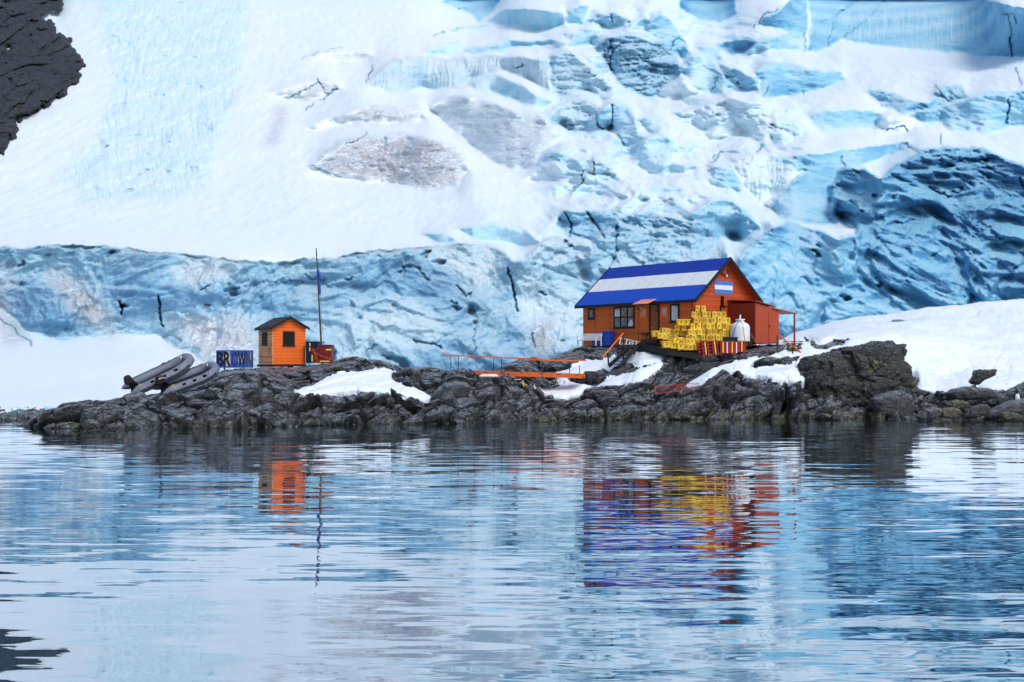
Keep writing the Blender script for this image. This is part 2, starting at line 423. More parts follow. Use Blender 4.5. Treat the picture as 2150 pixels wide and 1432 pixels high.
# ================================================================== glacier
FACES = [  # outline, blue, relief in metres, dirt, bulge in metres
 ([(0,517),(50,522),(140,511),(200,517),(260,524),(320,528),(420,538),(500,549),(560,547),(620,549),(700,542),(745,530),(780,524),(820,526),(870,521),(920,516),(990,509),(1040,520),(1075,545),(1130,548),(1180,562),(1240,600),(1260,820),(640,830),(560,790),(480,790),(400,745),(330,704),(230,702),(130,716),(60,690),(0,640),(-300,640),(-300,515)], .52, 1.15, .32, .6),
 ([(930,3),(975,-20),(1060,-20),(1035,22),(1010,45),(975,25),(950,15)], .55, .3, 0, 1),
 ([(1020,45),(1060,18),(1120,18),(1180,25),(1187,50),(1165,58),(1120,62),(1070,55)], .38, .2, 0, 1),
 ([(1188,20),(1215,10),(1235,15),(1232,40),(1220,55),(1190,48)], .38, .3, 0, 1),
 ([(945,61),(1025,50),(1032,54),(950,64)], .65, .1, 0, 0),
 ([(975,110),(985,98),(1080,85),(1155,80),(1167,90),(1085,102),(1000,112)], .45, .2, 0, 1),
 ([(893,108),(940,90),(975,92),(975,108),(960,116),(900,113)], .3, .3, 0, 1),
 ([(778,170),(800,140),(835,125),(890,114),(940,122),(1000,118),(1060,115),(1150,125),(1155,190),(1100,165),(1060,150),(1000,160),(960,185),(900,190),(820,195),(780,180)], .24, .3, .35, 2),
 ([(1000,165),(1040,158),(1090,175),(1165,215),(1140,230),(1100,220),(1050,200),(1000,190),(985,180)], .30, .3, .05, 1.5),
 ([(900,225),(925,208),(965,198),(1010,205),(1060,225),(1120,232),(1160,260),(1175,285),(1120,350),(1085,362),(1020,330),(960,290),(930,260)], .14, .6, .55, 3),
 ([(650,350),(690,315),(740,290),(800,282),(900,285),(960,310),(980,350),(960,400),(900,400),(840,390),(760,380),(690,372)], .10, .7, 1.0, 2.5),
 ([(640,270),(700,240),(780,225),(880,222),(900,250),(850,262),(740,262),(660,275)], .10, .6, 1.0, 1),
 ([(560,195),(610,180),(690,165),(720,190),(650,215),(600,210)], .10, .5, .9, 1),
 ([(650,120),(700,108),(770,108),(780,120),(740,130),(700,132)], .12, .5, .9, .8),
 ([(1235,45),(1255,28),(1285,22),(1330,38),(1310,55),(1280,62),(1262,55)], .38, .8, .1, 1.5),
 ([(1335,58),(1358,28),(1366,50),(1352,62)], .36, .6, 0, 2),
 ([(1352,66),(1386,20),(1410,50),(1440,85),(1452,105),(1440,125),(1415,112),(1395,95),(1370,74)], .46, 1.0, 0, 3.5),
 ([(1250,100),(1275,78),(1320,76),(1390,88),(1430,125),(1425,160),(1395,180),(1370,205),(1340,200),(1300,175),(1285,150),(1265,120)], .52, 2.0, .25, 2.5),
 ([(1155,115),(1185,100),(1215,120),(1260,150),(1280,180),(1260,200),(1230,190),(1190,205),(1160,195)], .28, 1.2, .15, 3),
 ([(1425,150),(1450,118),(1480,108),(1500,130),(1540,180),(1520,200),(1485,200),(1455,180)], .30, .5, 0, 3),
 ([(1500,125),(1550,140),(1585,160),(1595,195),(1560,190),(1520,165)], .42, 1.0, .1, 2),
 ([(1375,195),(1400,178),(1440,168),(1480,180),(1490,200),(1440,205),(1400,210)], .10, 1.0, .1, 2),
 ([(1430,240),(1480,220),(1530,205),(1580,212),(1620,215),(1638,290),(1600,300),(1560,280),(1500,300),(1470,270)], .16, 1.2, .1, 2.5),
 ([(1245,250),(1280,215),(1320,215),(1335,250),(1340,300),(1310,310),(1280,270),(1250,280)], .34, .8, .05, 3),
 ([(1150,250),(1180,215),(1240,205),(1260,220),(1250,275),(1200,280),(1170,260)], .26, 1.4, .2, 2),
 ([(1335,345),(1345,300),(1390,265),(1415,300),(1415,345),(1400,365),(1350,355)], .28, .6, 0, 4),
 ([(1215,380),(1235,350),(1250,332),(1270,340),(1290,365),(1300,385)], .28, 1.3, .2, 2),
 ([(1200,402),(1230,365),(1250,368),(1300,405),(1320,418),(1260,410)], .22, .8, .05, 2),
 ([(1100,380),(1130,345),(1170,340),(1190,370),(1150,385)], .2, .9, .1, 2),
 ([(1360,400),(1390,390),(1440,395),(1455,405),(1410,410)], .36, .2, 0, .5),
 ([(1430,15),(1440,-30),(1545,-30),(1545,30),(1510,48),(1470,38)], .72, .3, 0, 3),
 ([(1495,90),(1530,88),(1590,90),(1560,115),(1535,112)], .80, .4, 0, -1.5),
 ([(1460,100),(1500,100),(1520,125),(1490,125)], .45, .4, 0, 1),
 ([(1690,108),(1705,60),(1690,-30),(2060,-30),(2075,2),(2110,10),(2150,18),(2450,40),(2450,130),(2150,118),(2060,120),(1975,108),(1900,105),(1850,95),(1770,82),(1750,95),(1715,108)], .66, .35, 0, 2),
 ([(1590,50),(1650,5),(1690,-30),(1697,60),(1680,90),(1650,62),(1600,52)], .56, .9, 0, 2),
 ([(1560,118),(1600,80),(1670,62),(1690,75),(1685,112),(1640,106),(1580,116)], .34, .7, 0, 1.5),
 ([(1585,150),(1615,130),(1650,130),(1700,148),(1770,148),(1780,165),(1740,185),(1690,195),(1640,205),(1600,205),(1595,180)], .52, .6, 0, 2),
 ([(1810,195),(1860,188),(1910,208),(1950,215),(1970,180),(2020,175),(2030,200),(1960,232),(1910,238),(1850,222)], .55, 1.2, 0, 0),
 ([(1700,240),(1740,232),(1800,232),(1860,240),(1835,270),(1780,268),(1730,280),(1705,262)], .38, .3, 0, -1),
 ([(1900,242),(1960,228),(2000,215),(2060,195),(2120,185),(2150,190),(2450,200),(2450,280),(2150,265),(2100,275),(2060,280),(1990,275),(1980,252),(1940,258)], .42, .6, 0, 1.5),
 ([(1840,250),(1870,238),(1905,236),(1925,262),(1900,282),(1860,280)], .12, .5, 0, 2),
 ([(1610,330),(1670,325),(1720,325),(1770,315),(1850,305),(1910,300),(1900,318),(1830,345),(1790,350),(1770,385),(1740,430),(1760,475),(1700,470),(1640,460),(1620,435),(1650,400),(1690,365),(1640,348)], .52, .4, 0, -1),
 ([(1530,330),(1600,322),(1660,335),(1690,360),(1650,400),(1600,430),(1560,400)], .14, .7, .05, 2),
 ([(1445,450),(1490,420),(1530,418),(1570,440),(1600,480),(1560,500),(1500,500),(1455,480)], .42, 1.2, .05, 2),
 ([(1745,440),(1748,395),(1775,350),(1820,355),(1850,372),(1905,335),(1950,308),(2000,309),(2050,305),(2110,330),(2150,345),(2450,370),(2450,680),(2000,680),(1880,640),(1790,560),(1800,480),(1770,470)], .80, 2.3, 0, 5),
 ([(1545,560),(1580,505),(1620,478),(1660,465),(1700,476),(1760,500),(1800,490),(1810,560),(1900,640),(2000,690),(1700,720),(1600,700),(1540,640)], .60, 1.6, 0, 1.5),
 ([(885,492),(940,489),(965,508),(920,514)], .34, .4, .05, .8),
 ([(955,482),(1040,472),(1100,480),(1150,515),(1100,515),(1000,503)], .30, .4, .05, 1),
 ([(1165,470),(1180,440),(1230,445),(1290,440),(1310,480),(1270,512),(1220,500),(1190,495)], .48, 1.5, .15, 1.5),
 ([(1100,545),(1130,515),(1160,495),(1210,500),(1245,520),(1250,590),(1180,572),(1130,548)], .36, 1.3, .3, 2),
 ([(1242,510),(1290,455),(1360,445),(1430,455),(1500,480),(1530,520),(1550,700),(1240,760),(1235,600)], .46, 1.5, .25, 2),
 ([(110,0),(128,0),(120,30),(112,20)], .1, .1, 0, 0),
]
ROUGH = [  # regions that are broken ice without one clean face: outline, relief, blue, dirt
 ([(180,-60),(330,-60),(525,-60),(520,40),(500,200),(470,280),(440,340),(435,400),(330,420),(150,428),(170,400),(110,385),(200,300),(240,180)], .95, .17, .03),
 ([(1140,70),(1250,20),(1420,10),(1640,60),(1700,240),(1680,460),(1480,520),(1240,520),(1150,440),(1100,330),(1150,200)], .9, .06, .05),
 ([(1700,100),(2150,120),(2150,190),(2040,190),(1950,220),(1780,180),(1680,190)], .5, .04, .10),
 ([(1150,430),(1640,430),(1660,480),(1560,560),(1240,600),(1080,550)], 1.0, .12, .08),
 ([(300,650),(560,640),(560,790),(470,790),(330,700)], .8, .06, .5),
 ([(860,480),(1160,430),(1200,520),(1050,520),(960,510)], .4, .06, .03),
 ([(0,640),(50,660),(60,720),(0,725)], .3, .15, .7),
]
CRACKS = [  # pts, half-width px, depth m, darkness
 ([(772,172),(778,150),(782,138)], 3, 3, .9), ([(602,210),(640,190),(672,172)], 2.2, 2, .8), ([(668,170),(690,195),(705,186)], 2.0, 2, .8),
 ([(678,212),(700,192)], 2.2, 2, .8), ([(645,232),(660,218)], 2.5, 2, .7), ([(632,125),(660,118),(700,105),(720,100)], 1.8, 2, .7),
 ([(808,285),(808,305)], 2.5, 2, .8), ([(725,305),(770,280)], 1.8, 1.5, .7), ([(654,348),(690,362),(720,372)], 2, 1.2, .6),
 ([(913,75),(934,66)], 2.5, 3, .5), ([(960,18),(976,14),(978,24)], 4, 4, .8), ([(1080,140),(1095,136)], 2, 3, .8),
 ([(1283,90),(1286,112),(1284,150)], 4, 4, .95), ([(1268,118),(1280,100),(1302,96)], 3, 3, .85), ([(1408,105),(1412,90),(1425,82),(1440,92)], 3.0, 4, .95),
 ([(1280,30),(1286,42)], 4, 3, .9), ([(1305,130),(1330,150),(1338,158)], 2, 2, .7), ([(1345,112),(1352,125),(1366,115)], 2.2, 2, .8),
 ([(1250,238),(1252,262),(1266,272)], 4, 5, .75), ([(1288,225),(1292,250),(1284,265)], 2.5, 4, .8), ([(1296,283),(1312,303)], 1.8, 2, .9),
 ([(1198,400),(1224,376)], 3, 3, .7), ([(1218,372),(1222,360)], 3, 3, .95), ([(1243,352),(1248,334)], 2.5, 3, .7),
 ([(1480,140),(1510,155),(1530,160)], 2, 2, .7), ([(1550,168),(1556,174)], 4, 3, .8), ([(1500,190),(1506,160)], 1.3, 1.5, .5),
 ([(1495,340),(1515,318)], 1.8, 2, .6), ([(1590,320),(1600,302)], 3, 3, .5), ([(1578,55),(1582,50)], 3, 3, .9), ([(1593,50),(1606,32),(1632,16)], 3.5, 4, .75),
 ([(1686,108),(1688,70)], 2.5, 4, .9), ([(1720,50),(1748,40),(1790,10)], 2, 3, .55), ([(1740,95),(1752,50),(1765,30),(1800,-5)], 3, 4, .55), ([(1770,80),(1820,38),(1860,5)], 1.8, 3, .5),
 ([(2115,28),(2122,60),(2123,118)], 3, 4, .85), ([(2108,30),(2130,28),(2134,48)], 3.5, 3, .95), ([(2132,140),(2148,175)], 2.2, 3, .8), ([(2120,205),(2118,235),(2112,258)], 2.2, 3, .8),
 ([(1980,280),(1979,302)], 1.8, 2, .8), ([(1898,260),(1906,276)], 3, 3, .95), ([(1862,268),(1898,260)], 1.5, 2, .7), ([(1765,330),(1778,350)], 2, 2, .7),
 ([(1966,178),(1975,200),(1988,210)], 3, 3, .7), ([(1848,221),(1865,222)], 2, 2, .9), ([(1685,190),(1688,198)], 2, 2, .9), ([(1612,180),(1608,202)], 2.5, 2, .8),
 ([(1185,445),(1200,470),(1195,495)], 3, 4, .7), ([(1232,448),(1250,470),(1268,500)], 4, 4, .6), ([(1068,560),(1078,620),(1090,655)], 4, 5, .9),
 ([(249,632),(253,648),(256,660)], 3.0, 3, 1.0), ([(332,625),(334,650),(340,680)], 3.2, 2, .95), 
 ([(40,562),(50,552)], 7, 3, 1.0), ([(425,608),(440,600)], 3.5, 2, .9), ([(488,608),(500,603)], 3, 2, .95), ([(428,640),(440,638)], 3, 1.5, .9), ([(580,594),(592,584)], 4, 2, .9),
 ([(640,572),(655,586),(668,580)], 2, 1.5, .9), ([(610,590),(632,588)], 2, 1.5, .9), ([(725,588),(740,584)], 4, 2.5, 1.0), ([(838,570),(850,560),(880,565),(900,590)], 5, 2.5, .55),
 ([(962,605),(970,620),(985,622)], 7, 3, .6), ([(945,635),(960,640)], 5, 2.5, .8), ([(872,715),(905,722),(925,730)], 5, 3, .75), ([(770,735),(790,726)], 2.5, 1.5, .7), ([(1130,615),(1145,620)], 5, 3, .8),
 ([(995,690),(996,735)], 2, 2, .5), ([(1115,700),(1122,730)], 3, 2, .6), ([(1260,618),(1268,590),(1290,545),(1296,470)], 3, 3, .6),
 ([(1950,392),(1990,412),(2020,395)], 5, 4, .55), ([(2060,470),(2100,500),(2150,520)], 10, 4, .35), ([(1890,300),(1960,330),(2040,330),(2110,372)], 5, 3, .35),
 ([(1955,660),(1975,655)], 5, 3, .8), ([(1955,535),(1975,530)], 4, 3, .9), ([(2015,528),(2030,527)], 3, 3, .95), ([(2140,372),(2150,392)], 5, 4, .95), ([(1785,425),(1810,445),(1790,470)], 3, 3, .5),
 ([(0,668),(60,718),(64,728)], 3, .8, .6),
]
# the dark lip where the snow ends above the left cliff
LIP = [(-300,520),(0,520),(50,525),(140,514),(200,520),(260,527),(320,531),(420,541),(500,552),(560,549),(620,552),(700,545),(745,533),(780,527),(820,528),(870,523),(920,519),(990,512)]

gx = np.arange(-300, 2452, 2.0, dtype=np.float32)
gy = np.concatenate([np.arange(908, 0, -2.0), np.arange(0, -600, -7.0)]).astype(np.float32)
GX, GY = np.meshgrid(gx, gy)
def table(GX, GY, cols, rows, T):
    T = np.log(np.array(T, np.float32))       # rows x cols
    cx = np.interp(GX[0], cols, np.arange(len(cols)))
    o = np.zeros(GX.shape, np.float32)
    rr = np.array(rows[::-1], float); Tr = T[::-1]
    ci = np.clip(np.floor(cx).astype(int), 0, len(cols)-2); cf = cx-ci
    Tc = Tr[:, ci]*(1-cf)+Tr[:, ci+1]*cf       # rows x ncols
    pos = np.interp(GY[:, 0], rr, np.arange(len(rr))); ri = np.clip(np.floor(pos).astype(int), 0, len(rr)-2); rf = (pos-ri)[:, None]
    return (Tc[ri]*(1-rf)+Tc[ri+1]*rf).astype(np.float32)
cols = [-300, 0, 250, 500, 700, 1075, 1500, 1800, 2150, 2450]
rows = [908, 860, 780, 715, 520, 400, 200, 0, -600]
T = [[58, 58, 60, 72, 80, 84, 88, 90, 92, 92],
     [61, 61, 63, 75, 82, 86, 90, 92, 94, 94],
     [74, 74, 76, 82, 85, 88, 92, 94, 96, 96],
     [86, 86, 86, 87, 88, 90, 94, 97, 99, 100],
     [93, 93, 93, 94, 95, 98, 104, 108, 112, 114],
     [122, 122, 122, 122, 120, 118, 122, 124, 122, 124],
     [168, 168, 168, 168, 168, 166, 164, 162, 160, 160],
     [230, 230, 230, 232, 235, 232, 226, 220, 212, 212],
     [420]*10]
LD0 = table(GX, GY, cols, rows, T)
LD0 = blur(LD0, 14, 9)
tt = ((HY-gy)/F)[:, None]
dt = np.gradient((HY-gy)/F)[:, None]
face = np.zeros(GX.shape, np.float32); blue = face.copy(); relief = face+.05; dirt = face.copy(); bulge = face.copy()
wx = GX+6*perlin(GX/40, GY/40, 1.5)+3.0*perlin(GX/13, GY/13, 3.5); wy = GY+6*perlin(GX/40, GY/40, 7.5)+3.0*perlin(GX/13, GY/13, 9.5)
for poly, rl, bl, dr in ROUGH:
    x0, x1 = min(p[0] for p in poly)-20, max(p[0] for p in poly)+20; y0, y1 = min(p[1] for p in poly)-20, max(p[1] for p in poly)+20
    c0, c1 = np.searchsorted(gx, [x0, x1]); sel = np.where((gy > y0) & (gy < y1))[0]; r0, r1 = sel[0], sel[-1]+1
    m = blur(inpoly(wx[r0:r1, c0:c1], wy[r0:r1, c0:c1], poly).astype(np.float32), 6)
    S = np.s_[r0:r1, c0:c1]
    relief[S] = relief[S]*(1-m)+m*rl; blue[S] = blue[S]*(1-m)+m*bl; dirt[S] = dirt[S]*(1-m)+m*dr
for poly, bl, rl, dr, bg in FACES:
    x0, x1 = min(p[0] for p in poly)-30, max(p[0] for p in poly)+30; y0, y1 = min(p[1] for p in poly)-30, max(p[1] for p in poly)+30
    c0, c1 = np.searchsorted(gx, [x0, x1]); sel = np.where((gy > y0) & (gy < y1))[0]; r0, r1 = sel[0], sel[-1]+1
    S = np.s_[r0:r1, c0:c1]
    hard = inpoly(wx[S], wy[S], poly).astype(np.float32)
    m = blur(hard, 1.0); w = min(x1-x0, y1-y0)-60; soft = blur(hard, max(2, w/10))
    face[S] = np.maximum(face[S], m); m2 = m if bl > .2 else np.clip(blur(hard, 8)*1.9-.75+.85*fbm(GX[S]/30+.3*GY[S]/12, GY[S]/13, 5.5, 4, .6), 0, 1)
    blue[S] = blue[S]*(1-m2)+m2*bl; dirt[S] = dirt[S]*(1-m2)+m2*dr
    relief[S] = relief[S]*(1-m)+m*rl
    if bg and poly is not FACES[0][0]:
        up_ = np.cumsum(hard, 0); tot = np.maximum(up_[-1:], 1); tr = np.clip(up_/tot, 0, 1)*hard
        bulge[S] += (bg*(.30*soft*hard+.85*blur1(tr, 2.0, 1)**.8) if bg > 0 else bg*soft*hard)
    elif bg: bulge[S] += bg*soft*hard
# how the blues and the silt vary over the big faces (pixels of the photograph as a map)
def patch(arr, poly, val, soft=8, mix=1.0):
    m = blur(inpoly(wx, wy, poly).astype(np.float32), soft)*mix
    arr[:] = arr*(1-m)+val*m
patch(dirt, [(575,220),(605,225),(590,300),(560,315),(555,295)], .55, 4)
patch(blue, [(10,590),(100,575),(200,640),(200,700),(100,710),(30,680)], .72)
patch(blue, [(180,560),(300,540),(400,560),(380,640),(260,640)], .62)
patch(blue, [(0,560),(0,690),(10,690),(25,560)], .15); patch(dirt, [(-50,560),(-50,690),(20,690),(40,560)], .8)
patch(blue, [(380,545),(505,553),(440,600),(330,575)], .16); patch(dirt, [(380,545),(505,553),(440,600),(330,575)], .6)
patch(dirt, [(90,565),(180,590),(260,700),(200,700),(110,610)], 1.0); patch(blue, [(90,565),(180,590),(260,700),(200,700),(110,610)], .2)
patch(blue, [(340,660),(520,660),(560,780),(450,780)], .10); patch(dirt, [(340,660),(520,660),(560,780),(450,780)], .75)
patch(blue, [(620,560),(860,540),(900,600),(700,620)], .60)
patch(blue, [(900,520),(1040,520),(1060,600),(960,640),(900,570)], .20); patch(dirt, [(900,520),(1040,520),(1060,600),(960,640),(900,570)], .45)
patch(blue, [(830,560),(940,560),(1000,640),(960,700),(850,640)], .66)
patch(blue, [(690,660),(860,620),(960,700),(840,770),(690,770)], .30)
patch(blue, [(1075,560),(1230,590),(1230,720),(1120,740),(1080,650)], .22)
patch(dirt, [(1110,680),(1160,670),(1150,760),(1110,760)], .9, 5)
patch(blue, [(1900,340),(2150,360),(2150,560),(2000,600),(1880,500)], .95, 14)
patch(blue, [(1960,480),(2080,560),(2050,640),(1900,600)], .70, 14)
patch(blue, [(1560,530),(1760,520),(1820,600),(1650,680),(1560,640)], .52, 14)
patch(blue, [(1700,640),(1950,600),(2100,620),(2150,610),(2150,660),(1700,720)], .66, 14)
blue = np.maximum(blue, (.085*sstep(260, 0, GY+.25*GX-60)+.05*perlin(GX/60, GY/90, 3.)*sstep(300, 100, GY))*(GX < 760)*(blue < .2))
blue = blue+.42*sstep(20, -60, GY)*sstep(.0, .35, perlin(GX/260, GY/90, 4.4))  # unseen ice above the frame, blue patches added to tint the water's reflection
# the icefall breaks into many smaller ledges and blocks between the large walls
ice_fall = np.zeros(GX.shape, np.float32)
for k_, am in ((1, 1.0), (3, .9), (5, .55), (2, .35)):
    ice_fall = np.maximum(ice_fall, am*blur(inpoly(wx, wy, ROUGH[k_][0]).astype(np.float32), 10))
ax_ = (GX-CX)/F*np.exp(LD0); az_ = (HY-GY)/F*np.exp(LD0)
led = fbm(ax_/11+.8*perlin(ax_/5, az_/4, 1.), az_/4.2+.9*perlin(ax_/6, az_/5, 4.)+.12*ax_/5, 2.2, 4, .5)
led2 = fbm(ax_/4.5+5, az_/2.1+.5*perlin(ax_/3, az_/3, 4.), 6.2, 3, .5)
small = np.maximum(sstep(.09, .14, led), .85*sstep(.15, .20, led2))*ice_fall*(1-face)
face = np.maximum(face, small*.92); blue = np.maximum(blue, small*(.20+.22*sstep(-.2, .4, perlin(ax_/9, az_/7, 9.)))); relief = np.maximum(relief, small*.8)
bulge += small*1.3*np.clip(.3+blur(small, 5, 4), 0, 1)
# walls stand, shelves run back: the mean rise stays the mountain's own
g0 = np.gradient(LD0, axis=0)/dt
f_ = blur(face, 30, 22)
gs = np.clip((g0-f_*.2)/np.maximum(1-f_, .12), .6, 16)
gg = gs*(1-face)+.2*face
hf = (gy > 0)[:, None]
gg = np.where(hf, gg, g0)
nu = int((gy > 0).sum())
rp = (gg-g0)[:nu]*dt[:nu]                      # wanted extra rise per row (rows run upward)
def screened(rp, lam, mu):
    """the height field whose rise fits rp best while it stays smooth sideways and near the mountain's mean"""
    dv = np.zeros_like(rp); dv[1:] = rp[1:]-rp[:-1]; dv[0] = rp[0]; 
    E = np.concatenate([dv, dv[::-1]], 0); E = np.concatenate([E, E[:, ::-1]], 1)
    Fq = np.fft.rfft2(E); ky = 2*np.pi*np.fft.fftfreq(E.shape[0]); kx = 2*np.pi*np.fft.rfftfreq(E.shape[1])
    den = (2-2*np.cos(ky))[:, None]+lam*(2-2*np.cos(kx))[None, :]+mu
    ph = np.fft.irfft2(-Fq/den, s=E.shape); return ph[:rp.shape[0], :rp.shape[1]].astype(np.float32)
PH = np.zeros(GX.shape, np.float32); PH[:nu] = screened(rp, .28, .0004)
kk = np.arange(GX.shape[0]-nu); PH[nu:] = PH[nu-1][None, :]*np.exp(-(kk/14.0))[:, None]
LD = LD0+blur(PH, .8)
D = np.exp(LD)
bulge += 1.6*blur(inpoly(wx, wy, [(-300,655),(0,668),(40,700),(62,722),(120,745),(168,772),(185,800),(250,832),(240,905),(-300,905)]).astype(np.float32), 3)*(GY < 905)
D = D-blur(bulge, 1.3, 1.0)
D0 = np.exp(LD0)
X0 = (GX-CX)/F*D0; Z0 = (HY-GY)/F*D0; Y0 = D0
rel = blur(relief, 1.2)
# relief of the ice: folds, scallops, broken blocks
wX = X0+2.2*perlin(X0/7, Z0/7, 2.0); wZ = Z0+2.2*perlin(X0/7, Z0/7, 5.0)
big = fbm(wX/9, wZ/8, Y0/14, 3, .5, True); med = fbm(wX/2.8+3, wZ/3.0+.25*wX/2.8, Y0/5, 4, .5, False)*1.3; sm = fbm(X0/.8, Z0/.7, Y0/2, 3, .5); rd2 = fbm(wX/1.5+5, wZ/1.7, Y0/4, 3, .55, True)
bk, cr1 = blocks(wX/5.2, wZ/4.4, Y0/30, 1, True); bk2, cr2 = blocks(wX/1.7, wZ/1.35, Y0/12, 2, True)
bkw = sstep(-.25, .4, perlin(X0/9, Z0/7, 6.6)+.25*sstep(1050, 1300, GX))
snowroll = fbm(X0/14, Z0/6, Y0/20, 3, .5)
rel = rel*(1+.25*sstep(.2, .6, rel))
bk = blur(bk, 1.3); bk2 = blur(bk2, .8)
calm_ = .55*blur(inpoly(wx, wy, FACES[44][0]).astype(np.float32), 12)+.45*blur(inpoly(wx, wy, FACES[45][0]).astype(np.float32), 12)+.25*blur(inpoly(wx, wy, FACES[0][0]).astype(np.float32), 12)
bk0, cr0 = blocks(wX/9+.2*wZ/9, wZ/8, Y0/60, 12, True); bk0 = blur(bk0, 1.8)
D = D-rel*((.75+.1*calm_)*big+(1-calm_)*(.55*med+.22*sm+.26*rd2)+calm_*1.5*bk0+(.35+.65*bkw)*(1-.45*calm_)*(.85*bk+.42*bk2))+rel*.25
run = fbm((X0+.5*Z0)/3.2, Z0/22, 1.7, 4, .55)
D = D-np.clip(.35-rel, 0, 1)*(2.6*snowroll+.9*run*sstep(-.1, .4, perlin(X0/30, Z0/22, 2.))+.25*fbm(X0/2, Z0/1.2, 5.5, 3))*sstep(92, 130, D0)
# dragged texture of the avalanche fan, running down the slope
fan = blur(inpoly(wx, wy, ROUGH[0][0]).astype(np.float32), 8)
st = fbm((GX+(GY)*.45*np.clip(1-GY/500, 0, 1))/16, GY/70, 1.0, 4, .6, True)*.5+fbm(GX/5, GY/9, 3.0, 3)*.5
D = D-fan*.55*st; blue = blue+fan*.11*(st+.35)
# flutes melted into the clean walls
flz = blur(inpoly(GX, GY, [(1700,-20),(2150,-20),(2150,110),(1880,100),(1700,90)]).astype(np.float32), 6)*sstep(110, 60, GY)*sstep(5, 40, GY)+.8*blur(inpoly(GX, GY, FACES[7][0]).astype(np.float32), 3)+.6*blur(inpoly(GX, GY, FACES[42][0]).astype(np.float32), 3)
D = D-flz*.45*perlin(GX/4.5+.3*perlin(GX/30, GY/30, 0)*6, GY/90, 2.0); blue = blue-flz*.16*(perlin(GX/5, GY/60, 4.0)+.2)
crk = np.zeros(GX.shape, np.float32)
for pts, w, dp, dk in CRACKS:
    x0, x1 = min(p[0] for p in pts)-40, max(p[0] for p in pts)+40; y0, y1 = min(p[1] for p in pts)-40, max(p[1] for p in pts)+40
    c0, c1 = np.searchsorted(gx, [x0, x1]); sel = np.where((gy > y0) & (gy < y1))[0]; r0, r1 = sel[0], sel[-1]+1; S = np.s_[r0:r1, c0:c1]
    jit = 3.2*perlin(GX[S]/9, GY[S]/9, 8.0)
    d = distline(wx[S]+jit, wy[S]+jit, pts); ww = np.maximum(w*.42*(1+1.9*perlin(GX[S]/8, GY[S]/8, 6.)), .05)
    m = sstep(ww+1.6, ww*.3, d)
    D[S] += m*dp*(.22 if y1 < 560 else (.5 if 640 < y1 < 730 and x1 < 400 else .18)); crk[S] = np.maximum(crk[S], m*dk*sstep(ww+.5, ww*.2, d)*(.25 if y1 < 560 else (.7 if 640 < y1 < 730 and x1 < 400 else .22)))
    blue[S] = np.maximum(blue[S], blue[S]*(1-m)+m*min(.8, blue[S].max()+.3))
dl = distline(wx, wy+2*perlin(GX/14, GY/14, 1.), LIP)
m = sstep(5, 1, dl)*(.55+.45*np.clip(perlin(GX/60, GY/60, 2.)*2, -1, 1)); D += m*.8; dirt = np.maximum(dirt, m*.9); crk = np.maximum(crk, m*.55)
# fine fractures along block edges in the broken ice
fr = .30*(1-.9*fan)*(1-.8*calm_)*bkw*np.clip(cr2*1.2-.4, 0, 1)*np.clip(rel-.4, 0, 1.2)*sstep(-.1, .35, perlin(X0/6, Z0/6, 3.3))
crk = np.maximum(crk, .5*fr*np.clip(rel/1.2, 0, 1)); D += .3*fr
hole = sstep(.42, .60, fbm(X0/2.2+9, Z0/1.7, 4.4, 3))*np.clip(rel-.7, 0, 1)
D += hole*1.6; crk = np.maximum(crk, hole*.55)
face_h = sstep(0, .5, blue)
V = np.stack([(GX-CX)/F*D, D, CAMH+(HY-GY)/F*D], -1)
sx_w, sy_w = V[..., 0], V[..., 1]
lump = .55*fbm(sx_w/4.5, sy_w/9, 2., 4, .55)+.30*fbm(sx_w/1.3, sy_w/3.0, 7., 3, .6)
zb_, zc_ = blocks(sx_w/3.4+.6*perlin(sx_w/3, sy_w/6, 1.), sy_w/9, 0*sx_w, 15, True)
snowy = 1-sstep(.12, .3, blue)
flatw = 1-sstep(.02, .4, blur(face, 5, 4))
V[..., 2] += snowy*lump*(.45+.5*ice_fall)*(.25+.75*flatw)*(.30+.70*sstep(93, 112, D))
A = np.stack([np.clip(blue, 0, 1), np.clip(crk, 0, 1), np.clip(dirt, 0, 1), np.ones_like(blue)], -1)
glacier = tag(grid_mesh('glacier', V, M['glacier'], attrs=A), 'blue and white crevassed glacier flowing down behind the rocky point', kind='structure')

# dark rock wall of the mountain, upper left
MT = [(-300,-260),(-60,-230),(60,-140),(118,-60),(125,0),(128,18),(110,28),(85,28),(120,65),(135,82),(155,98),(172,130),(168,165),(130,198),(95,220),(60,240),(30,246),(33,280),(20,305),(0,325),(-60,380),(-300,520)]
HOLES = [[(60,40),(72,46),(70,52),(62,48)],[(15,170),(20,168),(22,176),(16,178)],[(100,120),(106,118),(108,126)],[(8,100),(28,98),(27,110),(10,112)],[(40,84),(44,84),(44,88),(40,88)],[(56,14),(78,22),(70,26),(55,18)],[(0,-10),(35,-4),(34,6),(18,4),(0,-2)]]
c1 = np.searchsorted(gx, 260); sel = np.where(gy < 560)[0]; r0 = sel[0]; S = np.s_[r0:, :c1]
jx = GX[S]+12*perlin(GX[S]/22, GY[S]/16, .5)+7*perlin(GX[S]/8, GY[S]/7, 1.5); jy = GY[S]+12*perlin(GX[S]/22, GY[S]/16, 2.5)+7*perlin(GX[S]/8, GY[S]/7, 3.5)
hm = inpoly(jx, jy, MT)
for h in HOLES: hm &= ~inpoly(jx, jy, h)
h1 = blur(hm.astype(np.float32), 1.0); h2 = blur(hm.astype(np.float32), 14)
mX, mZ, mY = X0[S], Z0[S], Y0[S]
mXr = mX*.9+mZ*.35; b1, c_1 = blocks(mXr/5, mZ/13, mY/40, 4); b2, c_2 = blocks(mXr/2.0, mZ/4.5, mY/15, 5)
Dm = np.exp(LD0[S])
